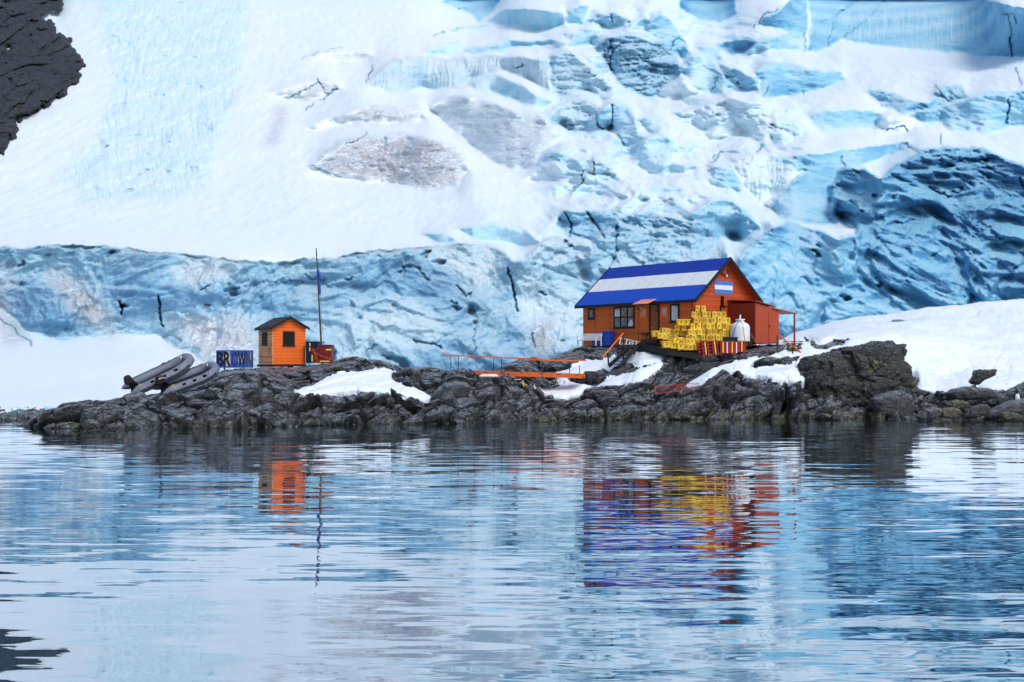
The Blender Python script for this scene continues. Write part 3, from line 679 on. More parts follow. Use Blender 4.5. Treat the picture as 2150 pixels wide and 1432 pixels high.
Dm = np.minimum(Dm, D[S])*1.0-(h1-.45)*2.0-np.clip(h2-.4, 0, 1)*5-hm*(1.6*b1+.8*b2+1.5*fbm(mXr/2.2, mZ/4.5, mY/14, 5, .6, True))*np.clip((h1-.5)*2, 0, 1)
Vm = np.stack([(GX[S]-CX)/F*Dm, Dm, CAMH+(HY-GY[S])/F*Dm], -1)
hill = tag(grid_mesh('rock_hillside', Vm, M['mountain'], keep=h1 > .2), 'dark bare rock hillside rising above the snow in the upper left', kind='structure')

# ================================================================== rocky point
def ln(pts):
    a = np.array(pts, float); return lambda x: np.interp(x, a[:, 0], a[:, 1])
rx = np.arange(38, 2452, 1.6, dtype=np.float32)
pw = ln([(38,893),(60,897),(100,903),(180,905),(300,903),(450,900),(700,893),(900,890),(1150,884),(1400,882),(1700,880),(1925,879),(2450,880)])(rx)+2.2*perlin(rx/26, 0, 0)+1.5*perlin(rx/9, 0, 3)
Dw = 2.6*F/(pw-HY)
pA = ln([(38,893),(60,888),(80,880),(140,872),(200,862),(280,856),(360,850),(430,838),(500,824),(560,818),(620,823),(700,829),(760,820),(830,826),(880,836),(905,832),(935,806),(990,802),(1020,792),(1060,796),(1100,812),(1150,842),(1200,838),(1260,832),(1330,828),(1380,828),(1430,830),(1465,812),(1490,792),(1540,786),(1600,790),(1660,778),(1690,800),(1800,835),(1925,850),(1960,852),(2050,852),(2150,850),(2450,850)])(rx)
pB = ln([(38,893),(80,876),(140,852),(190,845),(250,840),(330,838),(400,822),(470,802),(540,800),(600,822),(650,812),(700,800),(760,797),(820,800),(860,795),(905,820),(950,790),(1000,788),(1060,792),(1100,800),(1140,815),(1200,805),(1260,800),(1310,785),(1345,762),(1400,753),(1450,754),(1500,758),(1560,754),(1620,762),(1690,778),(1800,800),(1925,826),(2000,826),(2060,822),(2150,826),(2450,822)])(rx)
pC = ln([(38,893),(80,876),(140,852),(190,845),(250,838),(330,832),(400,812),(440,793),(470,778),(530,772),(560,767),(640,766),(690,764),(720,752),(745,748),(790,753),(850,771),(900,766),(940,776),(1000,786),(1035,776),(1080,752),(1110,746),(1150,751),(1190,735),(1225,727),(1300,727),(1345,735),(1400,739),(1460,746),(1560,741),(1600,729),(1660,732),(1750,708),(1850,700),(1925,712),(2050,735),(2150,740),(2450,735)])(rx)
dC = ln([(38,53.2),(140,53),(250,55.5),(330,57),(440,60),(560,61.0),(700,61.8),(850,63),(1000,63),(1100,67),(1225,71.5),(1300,70),(1345,67),(1400,65),(1460,64.3),(1560,64.6),(1660,67),(1750,69),(1925,70),(2150,71),(2450,72)])(rx)
pE = ln([(38,895),(140,880),(250,868),(440,820),(560,790),(700,790),(850,800),(1000,815),(1100,790),(1170,770),(1225,724),(1300,724),(1500,724),(1600,722),(1640,712),(1665,695),(1700,686),(1750,672),(1800,664),(1850,660),(1950,640),(2050,625),(2150,613),(2450,588)])(rx)
dE = ln([(38,54),(250,58.5),(440,64),(700,68),(1000,68),(1190,74),(1225,77),(1600,76),(1660,80),(1750,84),(1950,85),(2450,86)])(rx)
lines = []   # (D, py) front to back
lines.append((Dw-1.6, None, -.9)); lines.append((Dw, pw, None))
DwS = blur1(np.repeat(Dw[None].astype(np.float32),2,0), 14, 1)[0]
dA = DwS+ln([(38,.2),(100,1.2),(300,1.7),(900,2.0),(2450,2.2)])(rx); lines.append((dA, pA, None))
dB = dA+ln([(38,.2),(100,1.2),(300,1.8),(900,2.6),(1400,2.6),(2450,2.6)])(rx); lines.append((dB, pB, None))
dC = np.maximum(dC, dB+.4); lines.append((dC, pC, None)); dE = np.maximum(dE, dC+1); lines.append((dE, pE, None)); lines.append((dE+5, None, -1.5))
Ls = []
for d, p, z in lines:
    zz = np.full(rx.shape, z, float) if p is None else CAMH-(p-HY)/F*d
    Ls.append(np.stack([(rx-CX)/F*d, d, zz], -1))
nseg = [10, 46, 46, 60, 54, 16]
rowsV = []
for i, n in enumerate(nseg):
    for k in range(n):
        t = k/n; rowsV.append(Ls[i]*(1-t)+Ls[i+1]*t)
rowsV.append(Ls[-1]); GV = np.array(rowsV, np.float32)
for c in (1, 2):
    GV[..., c] = blur(GV[..., c], 2.2, 5.0)
GV[..., 0] = (rx[None, :]-CX)/F*GV[..., 1]
Gx, Gy, Gz = GV[..., 0], GV[..., 1], GV[..., 2]
Gpx = np.broadcast_to(rx[None, :], Gx.shape); Gpy = HY-(Gz-CAMH)/Gy*F
snow_base = GV.copy()
SNOWP = [
 [(608,826),(640,812),(675,802),(692,792),(740,782),(775,776),(835,773),(818,785),(826,798),(870,816),(908,828),(897,838),(850,833),(800,820),(740,817),(690,823),(640,830)],
 [(1135,786),(1175,777),(1212,768),(1226,757),(1290,750),(1345,743),(1400,746),(1398,752),(1330,768),(1300,773),(1260,772),(1225,790),(1180,792)],
 [(1112,812),(1160,812),(1185,803),(1200,797),(1215,805),(1260,800),(1300,787),(1340,774),(1385,758),(1404,760),(1362,786),(1330,801),(1290,805),(1240,806),(1218,826),(1180,836),(1150,828)],
 [(1425,812),(1450,797),(1480,785),(1500,770),(1560,756),(1620,745),(1650,735),(1640,722),(1650,690),(1700,660),(2500,540),(2500,805),(2200,798),(2150,800),(2120,818),(2085,816),(2050,812),(2000,822),(1925,822),(1925,780),(1800,770),(1700,795),(1655,800),(1590,786),(1520,782),(1490,794),(1478,808)],
 [(1583,722),(1610,711),(1648,713),(1655,735),(1600,732)],
 [(1160,795),(1190,793),(1200,800),(1170,800)],
]
SNOWH = [[(1577,767),(1598,754),(1625,750),(1662,753),(1690,757),(1650,766),(1610,771),(1582,772)],
         [(1676,704),(1700,712),(1720,722),(1732,720),(1750,710),(1780,709),(1792,712),(1760,727),(1735,733),(1712,731),(1692,718)],
         [(1590,728),(1640,722),(1655,728),(1640,735)],
         [(1540,762),(1500,775),(1490,762),(1560,742),(1590,738),(1640,738),(1600,750)]]
sx = Gpx+4*perlin(Gx*1.1, Gy*1.1, 3.)+2.5*perlin(Gx*3.2, Gy*3.2, 4.); sy = Gpy+2.5*perlin(Gx*1.1, Gy*1.1, 5.)+1.3*perlin(Gx*3.2, Gy*3.2, 8.)
sm_ = np.zeros(Gx.shape, bool)
for p in SNOWP: sm_ |= inpoly(sx, sy, p)
for p in SNOWH[:3]: sm_ &= ~inpoly(sx, sy, p)
rr_ = int(sum(nseg[:5])); sm_[rr_+8:, :] &= (Gpx[rr_+8:, :] > 1640)
smf = blur(sm_.astype(np.float32), 2.0, 2.0)
# fractured, bedded rock
ca, sa = math.cos(R(28)), math.sin(R(28))
u1 = Gx*ca+Gz*sa*1.2; u2 = -Gx*sa+Gz*ca
wv = .35*perlin(Gx/1.6, Gy/1.6, Gz/1.6)
q1, k1 = blocks((u1+wv)/3.6, (u2+wv)/1.3, Gy/2.4, 6); q2, k2 = blocks((u1+wv*.6)/1.6, (u2+wv*.4)/.55, Gy/1.2, 7); q3, k3 = blocks((u1+.2*wv)/.6, u2/.26, Gy/.5, 8)
rg = fbm(Gx/2.4, Gy/2.4, Gz/1.6, 6, .55, True)
lowz = sstep(-.3, .5, Gz)
h = .66*q1+.30*q2+.07*q3+.07*rg-.55*np.clip(k1, 0, 1)*sstep(-.2, .3, perlin(Gx/3, Gy/3, 1.))-.20*k2-.05*k3
calm = ln([(38,.8),(300,.9),(520,.75),(700,1.0),(1000,1.0),(1300,.8),(1700,1.1),(2450,1.0)])(rx)[None, :]
rowi = np.arange(Gx.shape[0])[:, None]
top = sstep(rr_-90, rr_-40, rowi)            # smoother slabs up by the huts
amp = calm*(1-.62*top)
under = sstep(.25, .7, smf)
h = h*amp*(1-.85*under)-.10*under
foot = 1-np.exp(-((Gy-dC[None, :])/2.2)**2)*.35
GV[..., 2] = Gz+h*.62*foot; GV[..., 1] = Gy-h*.75*foot
GV[..., 0] = Gx+.10*q2*amp
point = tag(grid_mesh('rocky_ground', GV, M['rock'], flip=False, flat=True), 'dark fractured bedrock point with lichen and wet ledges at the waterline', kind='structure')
# snow lying on it
edge = sstep(.25, .9, blur(sm_.astype(np.float32), 5, 5))
SB = snow_base.copy()
und = .30*fbm(Gx/5, Gy/3.5, 1., 4, .5)+.07*fbm(Gx/1.1, Gy/.8, 3., 4, .55)
bankm = sstep(1700, 1900, Gpx)*sstep(815, 790, Gpy)
SB[..., 2] = Gz-.06+.20*edge+und*edge*(.7+1.2*bankm)*.6
SB[..., 1] = Gy-.10*edge
snowfield = tag(grid_mesh('snow_cover', SB, M['snow'], keep=smf > .35), 'smooth white snow drifts and bank lying over the rocks', kind='structure')

# far shore at the left, under the snow apron
bx = np.arange(-300, 300, 2.0); D_a = np.full(bx.shape, 57.5)
z0 = np.full(bx.shape, -.4)
pts = [(56.0, -.5), (57.6, .12), (58.6, .30), (60.5, .42), (63, .3)]
BV = []
for i in range(len(pts)-1):
    for k in range(14):
        t = k/14; d = pts[i][0]*(1-t)+pts[i+1][0]*t; z = pts[i][1]*(1-t)+pts[i+1][1]*t
        BV.append(np.stack([(bx-CX)/F*d, np.full(bx.shape, d), np.full(bx.shape, z)], -1))
BV = np.array(BV, np.float32); bq, bk_ = blocks(BV[..., 0]/.45, BV[..., 1]/.5, BV[..., 2]/.4, 9)
bq2, _b = blocks(BV[..., 0]/1.1, BV[..., 1]/.8, BV[..., 2]/.4, 10)
BV[..., 2] += .16*bq+.14*bq2-.12*bk_
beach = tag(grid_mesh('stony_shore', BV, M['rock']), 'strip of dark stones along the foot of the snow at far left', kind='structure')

def bvh_of(o):
    me = o.data; n = len(me.vertices); co = np.empty(n*3, np.float32); me.vertices.foreach_get('co', co)
    m = len(me.polygons); fi = np.empty(m*4, np.int32); me.loops.foreach_get('vertex_index', fi)
    return BVHTree.FromPolygons([tuple(v) for v in co.reshape(-1, 3).tolist()], [tuple(f) for f in fi.reshape(-1, 4).tolist()])
_b1, _b2 = bvh_of(point), bvh_of(snowfield)
def ground(x, y):
    z = -5
    for b in (_b1, _b2):
        h = b.ray_cast(Vector((x, y, 40)), Vector((0, 0, -1)))
        if h[0] is not None: z = max(z, h[0].z)
    return z

# ================================================================== boulders
def boulder(name, outline, D, depth, mat, label, cat='boulder', group=None, seed=0, amp=.12, blk=.5, n=5, squareness=.55):
    """a closed rock: its outline in photo pixels at distance D, rounded back to its own depth"""
    pts = [P(x, y, D) for x, y in outline]; cx = sum(p.x for p in pts)/len(pts); cz = sum(p.z for p in pts)/len(pts)
    poly = [(p.x-cx, p.z-cz) for p in pts]; th = np.linspace(0, 2*math.pi, 240, endpoint=False); rad = np.zeros(len(th))
    for i, t in enumerate(th):
        dx, dz = math.cos(t), math.sin(t); best = .05
        for k in range(len(poly)):
            x0, y0 = poly[k]; x1, y1 = poly[(k+1) % len(poly)]; ex, ey = x1-x0, y1-y0
            den = dx*ey-dz*ex
            if abs(den) < 1e-9: continue
            s = (x0*ey-y0*ex)/den; q = (x0*dz-y0*dx)/den
            if s > 0 and -1e-6 <= q <= 1+1e-6: best = max(best, s)
        rad[i] = best
    import bmesh
    bm = bmesh.new(); bmesh.ops.create_icosphere(bm, subdivisions=n, radius=1.0)
    d = np.array([v.co[:] for v in bm.verts], np.float32); rxz = np.hypot(d[:, 0], d[:, 2]); ay = np.abs(d[:, 1]); p_ = 2/squareness
    k = 1/((rxz**p_+ay**p_)**(1/p_)); ang_ = np.mod(np.arctan2(d[:, 2], d[:, 0]), 2*math.pi)
    rr = np.interp(ang_, np.append(th, 2*math.pi), np.append(rad, rad[0]))
    X = d[:, 0]*k*rr; Z = d[:, 2]*k*rr; Y = d[:, 1]*k*depth/2
    sz = max(rad); f = 1/(sz*blk)
    q1, k1 = blocks(X*f+seed, Y*f, Z*f*1.4, seed+20); q2, k2 = blocks(X*f*2.6, Y*f*2.6+seed, Z*f*3.2, seed+21); rg = fbm(X*f*1.3, Y*f*1.3+seed, Z*f*1.3, 5, .55, True)
    h = amp*sz*(.9*q1+.45*q2+.7*rg-.5*k1-.25*k2)
    r = np.sqrt(X*X+Y*Y+Z*Z)+1e-6
    for v, x, y, z in zip(bm.verts, X+X/r*h, Y+Y/r*h, Z+Z/r*h): v.co = (x, y, z)
    for f_ in bm.faces: f_.smooth = True
    me = bpy.data.meshes.new(name); bm.to_mesh(me); bm.free(); me.materials.append(mat)
    o = bpy.data.objects.new(name, me); COL.objects.link(o)
    o.location = (cx, D+depth*.35, cz)
    return tag(o, label, cat, group)
# ================================================================== materials for what people built
M['hut_orange'] = siding('orange_boards', (.70, .135, .020), .145, gap=.3)
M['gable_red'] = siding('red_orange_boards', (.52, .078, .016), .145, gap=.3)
M['annex_red'] = paint('red_sheet', (.44, .062, .018), .5, .12, 1.5, .2)
M['annex_dark'] = paint('shaded_red_sheet', (.26, .032, .012), .55, .15, 1.5, .3)  # the annex red again, darkened: the side wall's shade is in the colour
M['shed_orange'] = siding('shed_boards', (.88, .155, .018), .16, gap=.2, var=.08)
M['shed_side'] = siding('weathered_shed_boards', (.85, .30, .13), .085, gap=.4, var=.45)
M['black'] = paint('black_paint', (.012, .012, .014), .45, .3, 5, .1)
M['blacktrim'] = paint('black_trim', (.010, .010, .012), .6, .2, 5, 0)
M['roof_black'] = siding('black_roof_felt', (.018, .018, .022), .6, 'x', gap=.2)
M['door_brown'] = paint('brown_door', (.34, .075, .02), .55, .15, 3, .3)
M['poster'] = paint('orange_board', (.95, .22, .06), .6, .1, 6, .05)
M['awning'] = paint('salmon_awning', (.90, .30, .17), .5, .12, 3, .1)
M['white'] = paint('white_paint', (.78, .79, .80), .5, .08, 5, .12, (.3, .28, .25))
M['curtain'] = siding('curtain_cloth', (.70, .72, .74), .07, 'x', gap=.15, var=.2)
M['blue_plastic'] = paint('blue_plastic', (.015, .07, .45), .35, .2, 4, .1)
M['blue_panel'] = paint('blue_panel', (.035, .11, .48), .5, .2, 4, .1)
M['navy'] = paint('navy_plastic', (.008, .010, .03), .4, .3, 4, .1)
M['yellow'] = paint('yellow_plastic', (.94, .60, .065), .5, .16, 5, .4, (.34, .22, .06))
M['crate_slot'] = paint('crate_slot', (.16, .10, .025), .7, .2, 5, 0)
M['yellow_new'] = paint('bright_yellow_plastic', (.90, .55, .03), .4, .1, 6, .15, (.35, .2, .03))
M['redcrate'] = paint('red_plastic', (.42, .018, .012), .4, .3, 6, .3, (.08, .01, .01))
M['dkred'] = paint('dark_red_plastic', (.20, .012, .008), .4, .25, 6, .3, (.04, .01, .01))
M['tape'] = paint('yellow_tape', (.90, .60, .10), .5, .1, 8, .1)
M['orange_metal'] = paint('orange_painted_metal', (.85, .16, .03), .45, .2, 6, .25, (.25, .05, .02))
M['orange_rope'] = paint('red_rope', (.70, .12, .06), .7, .2, 9, .1)
M['steel'] = paint('dark_steel', (.03, .03, .034), .5, .3, 6, .2)
M['darkwood'] = paint('dark_timber', (.016, .015, .016), .7, .4, 5, .3)
M['wood'] = paint('grey_timber', (.16, .13, .09), .8, .3, 5, .4)
M['tube'] = paint('grey_boat_rubber', (.19, .21, .27), .45, .12, 3, .2)
M['rubber'] = paint('black_rubber', (.010, .010, .014), .45, .3, 5, .1)
M['rust'] = paint('rusty_pole', (.10, .045, .025), .6, .4, 5, .3)
M['net'] = paint('red_net', (.50, .09, .06), .8, .2, 6, .2)
M['ropew'] = paint('pale_rope', (.42, .40, .33), .9, .2, 9, .3)
M['orange_buoy'] = paint('orange_plastic', (.85, .15, .03), .4, .1, 6, .1)
M['bluestrap'] = paint('blue_strap', (.05, .18, .55), .6, .1, 8, .1)
def glass_mat():
    m, nt, b = nt_new('window_glass'); co = coords(nt); n = noise(nt, co, 3, 3)
    L(nt, ramp(nt, n.outputs[0], [(.35, (.05, .06, .08)), (.65, (.17, .19, .23))]), b.inputs['Base Color'])
    b.inputs['Roughness'].default_value = .08; return m
M['glass'] = glass_mat()
def roof_mat():
    """flag stripes painted over standing-seam sheets: blue, white, blue down the slope"""
    m, nt, b = nt_new('blue_and_white_roof'); t = nt.nodes.new('ShaderNodeTexCoord'); sp = nt.nodes.new('ShaderNodeSeparateXYZ'); L(nt, t.outputs['Object'], sp.inputs[0])
    n = noise(nt, coords(nt), 1.4, 4); y = math_(nt, 'ADD', sp.outputs[1], math_(nt, 'MULTIPLY', math_(nt, 'SUBTRACT', n.outputs[0], .5), .05))
    BL, WH, B2 = (.012, .075, .50), (.78, .80, .82), (.010, .045, .36)
    c = ramp(nt, math_(nt, 'DIVIDE', math_(nt, 'ADD', y, .3), 3.0), [(0, BL), (.349, BL), (.351, WH), (.679, WH), (.681, B2)], 'CONSTANT')
    fr = math_(nt, 'FRACT', math_(nt, 'DIVIDE', math_(nt, 'ADD', sp.outputs[0], 20), 1.05)); seam = math_(nt, 'LESS_THAN', fr, .02)
    c = mixc(nt, math_(nt, 'MULTIPLY', seam, .45), c, (.01, .02, .08))
    n2 = noise(nt, coords(nt), 7, 5, .7); c = mixc(nt, ramp(nt, n2.outputs[0], [(.5, 0.0), (.8, .35)]), c, (.10, .12, .18))
    L(nt, c, b.inputs['Base Color']); b.inputs['Roughness'].default_value = .6; b.inputs['Specular IOR Level'].default_value = .2
    L(nt, bump(nt, math_(nt, 'ADD', seam, math_(nt, 'MULTIPLY', n2.outputs[0], .3)), .5, .02), b.inputs['Normal']); return m
M['roof_flag'] = roof_mat()

# ================================================================== the large hut
C0 = Vector((10.03, 66.0, 0)); ZB, ZE, ZR = 3.86, 6.50, 8.72
ang = math.atan2(-.759, .652)
ex = Vector((.652, -.759)); ey = Vector((.759, .652))
def fx(px): r = (px-CX)/F; return -(10.03-66*r)/(.652+.759*r)           # local x on the front wall
def fz(py, x): return CAMH-(py-HY)/F*(66-.759*x)                          # world z on the front wall
def gyy(px): r = (px-CX)/F; return (66*r-10.03)/(.759-.652*r)            # local y on the gable
def gz(py, y): return CAMH-(py-HY)/F*(66+.652*y)
hut = empty('wooden_hut', (C0.x, C0.y, ZB), ang, 'large orange wooden hut with a blue and white striped roof on the rocks', 'hut')
LX, WY = -8.7, 5.4; zE = ZE-ZB; zR = ZR-ZB
mb = MB(); mb.box(LX, -.004, 0, .12, 0, zE); mb.box(LX, -.004, WY-.12, WY, 0, zE); mb.build('wall', M['hut_orange'], hut)
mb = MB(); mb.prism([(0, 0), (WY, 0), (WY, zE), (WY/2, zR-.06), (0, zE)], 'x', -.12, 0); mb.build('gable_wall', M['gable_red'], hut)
MB().prism([(.12, 0), (WY-.12, 0), (WY-.12, zE), (WY/2, zR-.06), (.12, zE)], 'x', LX, LX+.12).build('gable_wall', M['hut_orange'], hut)
mb = MB(); sl = (zR-zE)/(WY/2)
for y0, y1 in ((-.30, WY/2), (WY/2, WY+.30)):
    za = zE+sl*(y0 if y0 < 0 else WY/2); zb = zE+(sl*WY/2 if y0 < 0 else -sl*.30)
    mb.add([(LX-.38, y0, za), (.42, y0, za), (.42, y1, zb), (LX-.38, y1, zb), (LX-.38, y0, za+.07), (.42, y0, za+.07), (.42, y1, zb+.07), (LX-.38, y1, zb+.07)],
           [(0,3,2,1),(4,5,6,7),(0,1,5,4),(1,2,6,5),(2,3,7,6),(3,0,4,7)])
roof = mb.build('roof', M['roof_flag'], hut)
mb = MB()
for y0, y1 in ((-.29, WY/2), (WY/2, WY+.29)):
    za = zE+sl*(y0 if y0 < 0 else WY/2)-.03; zb = (zE+sl*WY/2 if y0 < 0 else zE-sl*.29)-.03
    mb.add([(LX-.37, y0, za), (.41, y0, za), (.41, y1, zb), (LX-.37, y1, zb), (LX-.37, y0, za+.027), (.41, y0, za+.027), (.41, y1, zb+.027), (LX-.37, y1, zb+.027)], [(0,3,2,1),(4,5,6,7),(0,1,5,4),(1,2,6,5),(2,3,7,6),(3,0,4,7)])
mb.build('soffit', M['door_brown'], roof)
mb = MB()
for xx in (.425, LX-.385-.06):
    for y0, y1, za, zb in ((-.34, WY/2, zE-sl*.34, zE+sl*WY/2), (WY+.34, WY/2, zE-sl*.34, zE+sl*WY/2)):
        mb.add([(xx, y0, za-.10), (xx+.06, y0, za-.10), (xx+.06, y1, zb-.10), (xx, y1, zb-.10), (xx, y0, za+.11), (xx+.06, y0, za+.11), (xx+.06, y1, zb+.11), (xx, y1, zb+.11)],
               [(0,3,2,1),(4,5,6,7),(0,1,5,4),(1,2,6,5),(2,3,7,6),(3,0,4,7)])
mb.box(LX-.38, .42, -.345, -.303, zE-sl*.34-.07, zE-sl*.3+.05)
mb.build('roof_trim', M['blacktrim'], roof)
for x in (LX+.0, fx(1249.5), fx(1281), fx(1341), -.03):
    MB().box(x-.014, x+.014, -.016, -.001, .05, zE-.05).build('wall_batten', M['door_brown'], hut)
mb = MB(); mb.box(LX-.02, -.25, -.09, .25, -.22, -.004); mb.box(LX, -.1, WY-.3, WY-.05, -.3, -.004); mb.box(-.35, -.02, .05, WY-.05, -.25, -.004); mb.box(LX+.02, LX+.3, .3, WY-.4, -.3, -.004)
for i in range(8): x = LX+.2+i*1.16; mb.box(x, x+.2, .1, .4, -1.3, -.22); mb.box(x, x+.2, WY-.5, WY-.2, -1.3, -.3)
mb.build('foundation_beam', M['darkwood'], hut)

def window(px0, px1, py0, py1, cols_, rows_, curtain=False):
    x0, x1 = fx(px0), fx(px1); xm = (x0+x1)/2; z1, z0 = fz(py0, xm)-ZB, fz(py1, xm)-ZB; t = .075
    mb = MB(); mb.box(x0, x1, -.06, -.003, z0, z0+t); mb.box(x0, x1, -.06, -.003, z1-t, z1); mb.box(x0, x0+t, -.058, -.004, z0+t, z1-t); mb.box(x1-t, x1, -.058, -.004, z0+t, z1-t)
    for i in range(1, cols_): xx = x0+(x1-x0)*i/cols_; mb.box(xx-.03, xx+.03, -.056, -.006, z0+t, z1-t)
    for i in range(1, rows_): zz = z0+(z1-z0)*i/rows_; mb.box(x0+t, x1-t, -.052, -.008, zz-.03, zz+.03)
    mb.box(x0-.05, x1+.05, -.09, -.003, z0-.05, z0-.003)
    fr = mb.build('window', M['blacktrim'], hut)
    for i in range(cols_):
        for j in range(rows_):
            a = x0+(x1-x0)*i/cols_+.02; b = x0+(x1-x0)*(i+1)/cols_-.02; c = z0+(z1-z0)*j/rows_+.02; d = z0+(z1-z0)*(j+1)/rows_-.02
            MB().box(a+.03, b-.03, -.026, -.016, c+.03, d-.03).build('pane', M['glass'], fr)
    if curtain:
        if cols_ == 1:
            MB().box(x0+t+.02, (x0+x1)/2+.05, -.034, -.0275, z0+t+.02, z1-t-.02).build('curtain', M['curtain'], fr); MB().box((x0+x1)/2+.07, x1-t-.06, -.034, -.0275, z0+t+.02, z1-t-.12).build('curtain', M['curtain'], fr)
        else:
            w3 = (x1-x0)/cols_
            MB().add([(x1-w3+.06, -.034, z0+t+.02), (x1-t-.02, -.034, z0+t+.02), (x1-t-.02, -.034, z0+t+.25), (x1-w3*.5, -.034, z0+t+.42), (x1-w3+.06, -.034, z0+t+.1)], [(0,1,2,3,4)]).build('curtain', M['curtain'], fr)
            MB().box(x0+t+.02, x0+w3-.05, -.034, -.028, (z0+z1)/2+.05, z1-t-.1).build('curtain', M['curtain'], fr)
window(1235.5, 1248.3, 648, 669.5, 1, 1); window(1289, 1332.5, 643.6, 688.5, 3, 2, True); window(1408, 1427, 638.6, 676, 1, 1, True)
# door, awning, notices
x0, x1 = fx(1365.5), fx(1383.2); xm = (x0+x1)/2; z0, z1 = .0, fz(641.5, xm)-ZB
door = MB().box(x0+.04, x1-.04, -.03, -.004, z0, z1-.05).build('door', M['door_brown'], hut)
MB().lathe([(.03, 0), (.04, .02), (.02, .05)], n=10).build('handle', M['tape'], door).location = (x0+.14, -.06, .95)
mb = MB(); mb.box(x0-.07, x0+.035, -.06, -.003, 0, z1); mb.box(x1-.035, x1+.05, -.06, -.003, 0, z1); mb.box(x0-.07, x1+.05, -.06, -.003, z1+.003, z1+.10); mb.build('door_frame', M['blacktrim'], hut)
a0, a1 = fx(1349), fx(1381.5); az = fz(628, (a0+a1)/2)-ZB
aw = MB().add([(a0, -.005, az), (a1, -.005, az), (a1, -.85, az-.32), (a0, -.85, az-.32), (a0, -.005, az+.03), (a1, -.005, az+.03), (a1, -.85, az-.29), (a0, -.85, az-.29)], [(0,3,2,1),(4,5,6,7),(0,1,5,4),(1,2,6,5),(2,3,7,6),(3,0,4,7)]).build('awning', M['awning'], hut)
mb = MB()
for x in (a0+.05, a1-.05): mb.bar((x, -.01, az-.75), (x, -.80, az-.33), .03); mb.bar((x, -.02, az-.8), (x, -.02, az-.05), .03)
mb.build('bracket', M['steel'], aw)
for p0, p1, q0, q1 in ((1344, 1357.3, 645.5, 666.5), (1388.6, 1402.3, 644, 665.2)):
    x0_, x1_ = fx(p0), fx(p1); b0, b1 = fz(q1, x0_)-ZB, fz(q0, x0_)-ZB; n_ = MB().box(x0_, x1_, -.035, -.018, b0, b1).build('notice_board', M['poster'], hut)
    mb = MB(); cx_, cz_ = (x0_+x1_)/2, (b0+b1)/2+.03
    mb.tube([(cx_+.14*math.cos(k*math.pi/8), -.04, cz_+.17*math.sin(k*math.pi/8)) for k in range(16)], .008, 5, closed=True)
    for k in (-.06, 0, .06): mb.box(cx_+k-.01, cx_+k+.01, -.044, -.036, cz_-.08, cz_+.08)
    mb.build('emblem', M['white'], n_)
# a shelf on the wall
sx_ = fx(1355.5); mb = MB(); mb.box(sx_-.22, sx_+.22, -.18, -.018, .58, .68); mb.box(sx_+.10, sx_+.13, -.05, -.02, .0, .58)
mb.build('wall_shelf', M['black'], hut)
# gable: flag board, hatch, lamp, duct
y0, y1 = gyy(1500), gyy(1537.5); za, zb = gz(617.5, (y0+y1)/2)-ZB, gz(590, (y0+y1)/2)-ZB; t = (zb-za)/3
fb = MB().box(.004, .03, y0, y1, za, za+t).box(.004, .03, y0, y1, zb-t, zb).build('flag_board', paint('flag_blue', (.06, .20, .62), .5, .1, 4, .1), hut)
MB().box(.004, .033, y0, y1, za+t-.002, zb-t+.002).build('white_stripe', M['white'], fb)
hy = gyy(1521); hz0, hz1 = gz(575, hy)-ZB, gz(556, hy)-ZB
ht = MB().prism([(hy-.15, hz0), (hy+.15, hz0), (hy+.15, hz1-.12), (hy+.09, hz1-.02), (hy, hz1), (hy-.09, hz1-.02), (hy-.15, hz1-.12)], 'x', .003, .05).build('hatch', M['annex_red'], hut)
mb = MB(); mb.box(.01, .10, hy-.34, hy+.34, hz0-.05, hz0-.02); mb.box(.01, .05, hy-.30, hy-.27, hz0-.02, hz0+.36); mb.box(.01, .05, hy+.27, hy+.30, hz0-.02, hz0+.36); mb.box(.055, .08, hy-.1, hy+.1, hz0+.2, hz0+.24)
mb.build('hatch_rail', M['steel'], ht)
lz = gz(580, hy)-ZB; mb = MB(); mb.lathe([(.02, .1), (.06, .06), (.065, 0), (.03, -.06), (.005, -.07)], (.12, hy+.05, lz), 12); lamp = mb.build('lamp', M['white'], hut, True)
MB().tube([(.05, hy+.05, lz+.1), (.08, hy+.2, lz-.05), (.08, hy+.45, lz-.02), (.05, hy+.55, lz+.25), (.04, hy+.55, lz+.5)], .012, 6).build('cable', M['orange_rope'], hut)
dy = gyy(1514.5); dz0, dz1 = gz(641, dy)-ZB, gz(622, dy)-ZB
mb = MB(); mb.box(.01, .16, dy-.06, dy+.06, dz0, dz1); mb.box(.01, .10, dy-.14, dy+.38, dz0-.09, dz0-.003); mb.box(.01, .08, dy-.14, dy-.09, dz0-.4, dz0-.09); mb.build('duct', M['blacktrim'], hut)
# lean-to annex and porch
AY0, AX1 = 3.0, 1.93; at0 = 6.17-ZB; AY1 = 5.18
def slz(y): return at0-(y-AY0)*.155
annex = MB().add([(0.0, AY0, .1), (AX1, AY0, .1), (AX1, AY0, at0), (0.0, AY0, at0+.02), (0.0, AY0+.05, .1), (AX1, AY0+.05, .1), (AX1, AY0+.05, at0), (0.0, AY0+.05, at0+.02)], [(0,1,2,3),(7,6,5,4),(0,4,5,1),(1,5,6,2),(2,6,7,3),(3,7,4,0)]).build('annex_side_wall', M['annex_dark'], hut)
annex['label'] = 'red side wall of the annex with its shade painted in'
mb = MB(); mb.prism([(AY0+.052, .05), (AY1, .05), (AY1, slz(AY1)), (AY0+.052, slz(AY0))], 'x', AX1-.05, AX1+.01); mb.prism([(AY1-.05, .05), (AY1-.002, .05), (AY1-.002, 1.8), (AY1-.05, 1.8)], 'x', 0, AX1-.052); mb.build('annex_front_wall', M['annex_red'], hut)
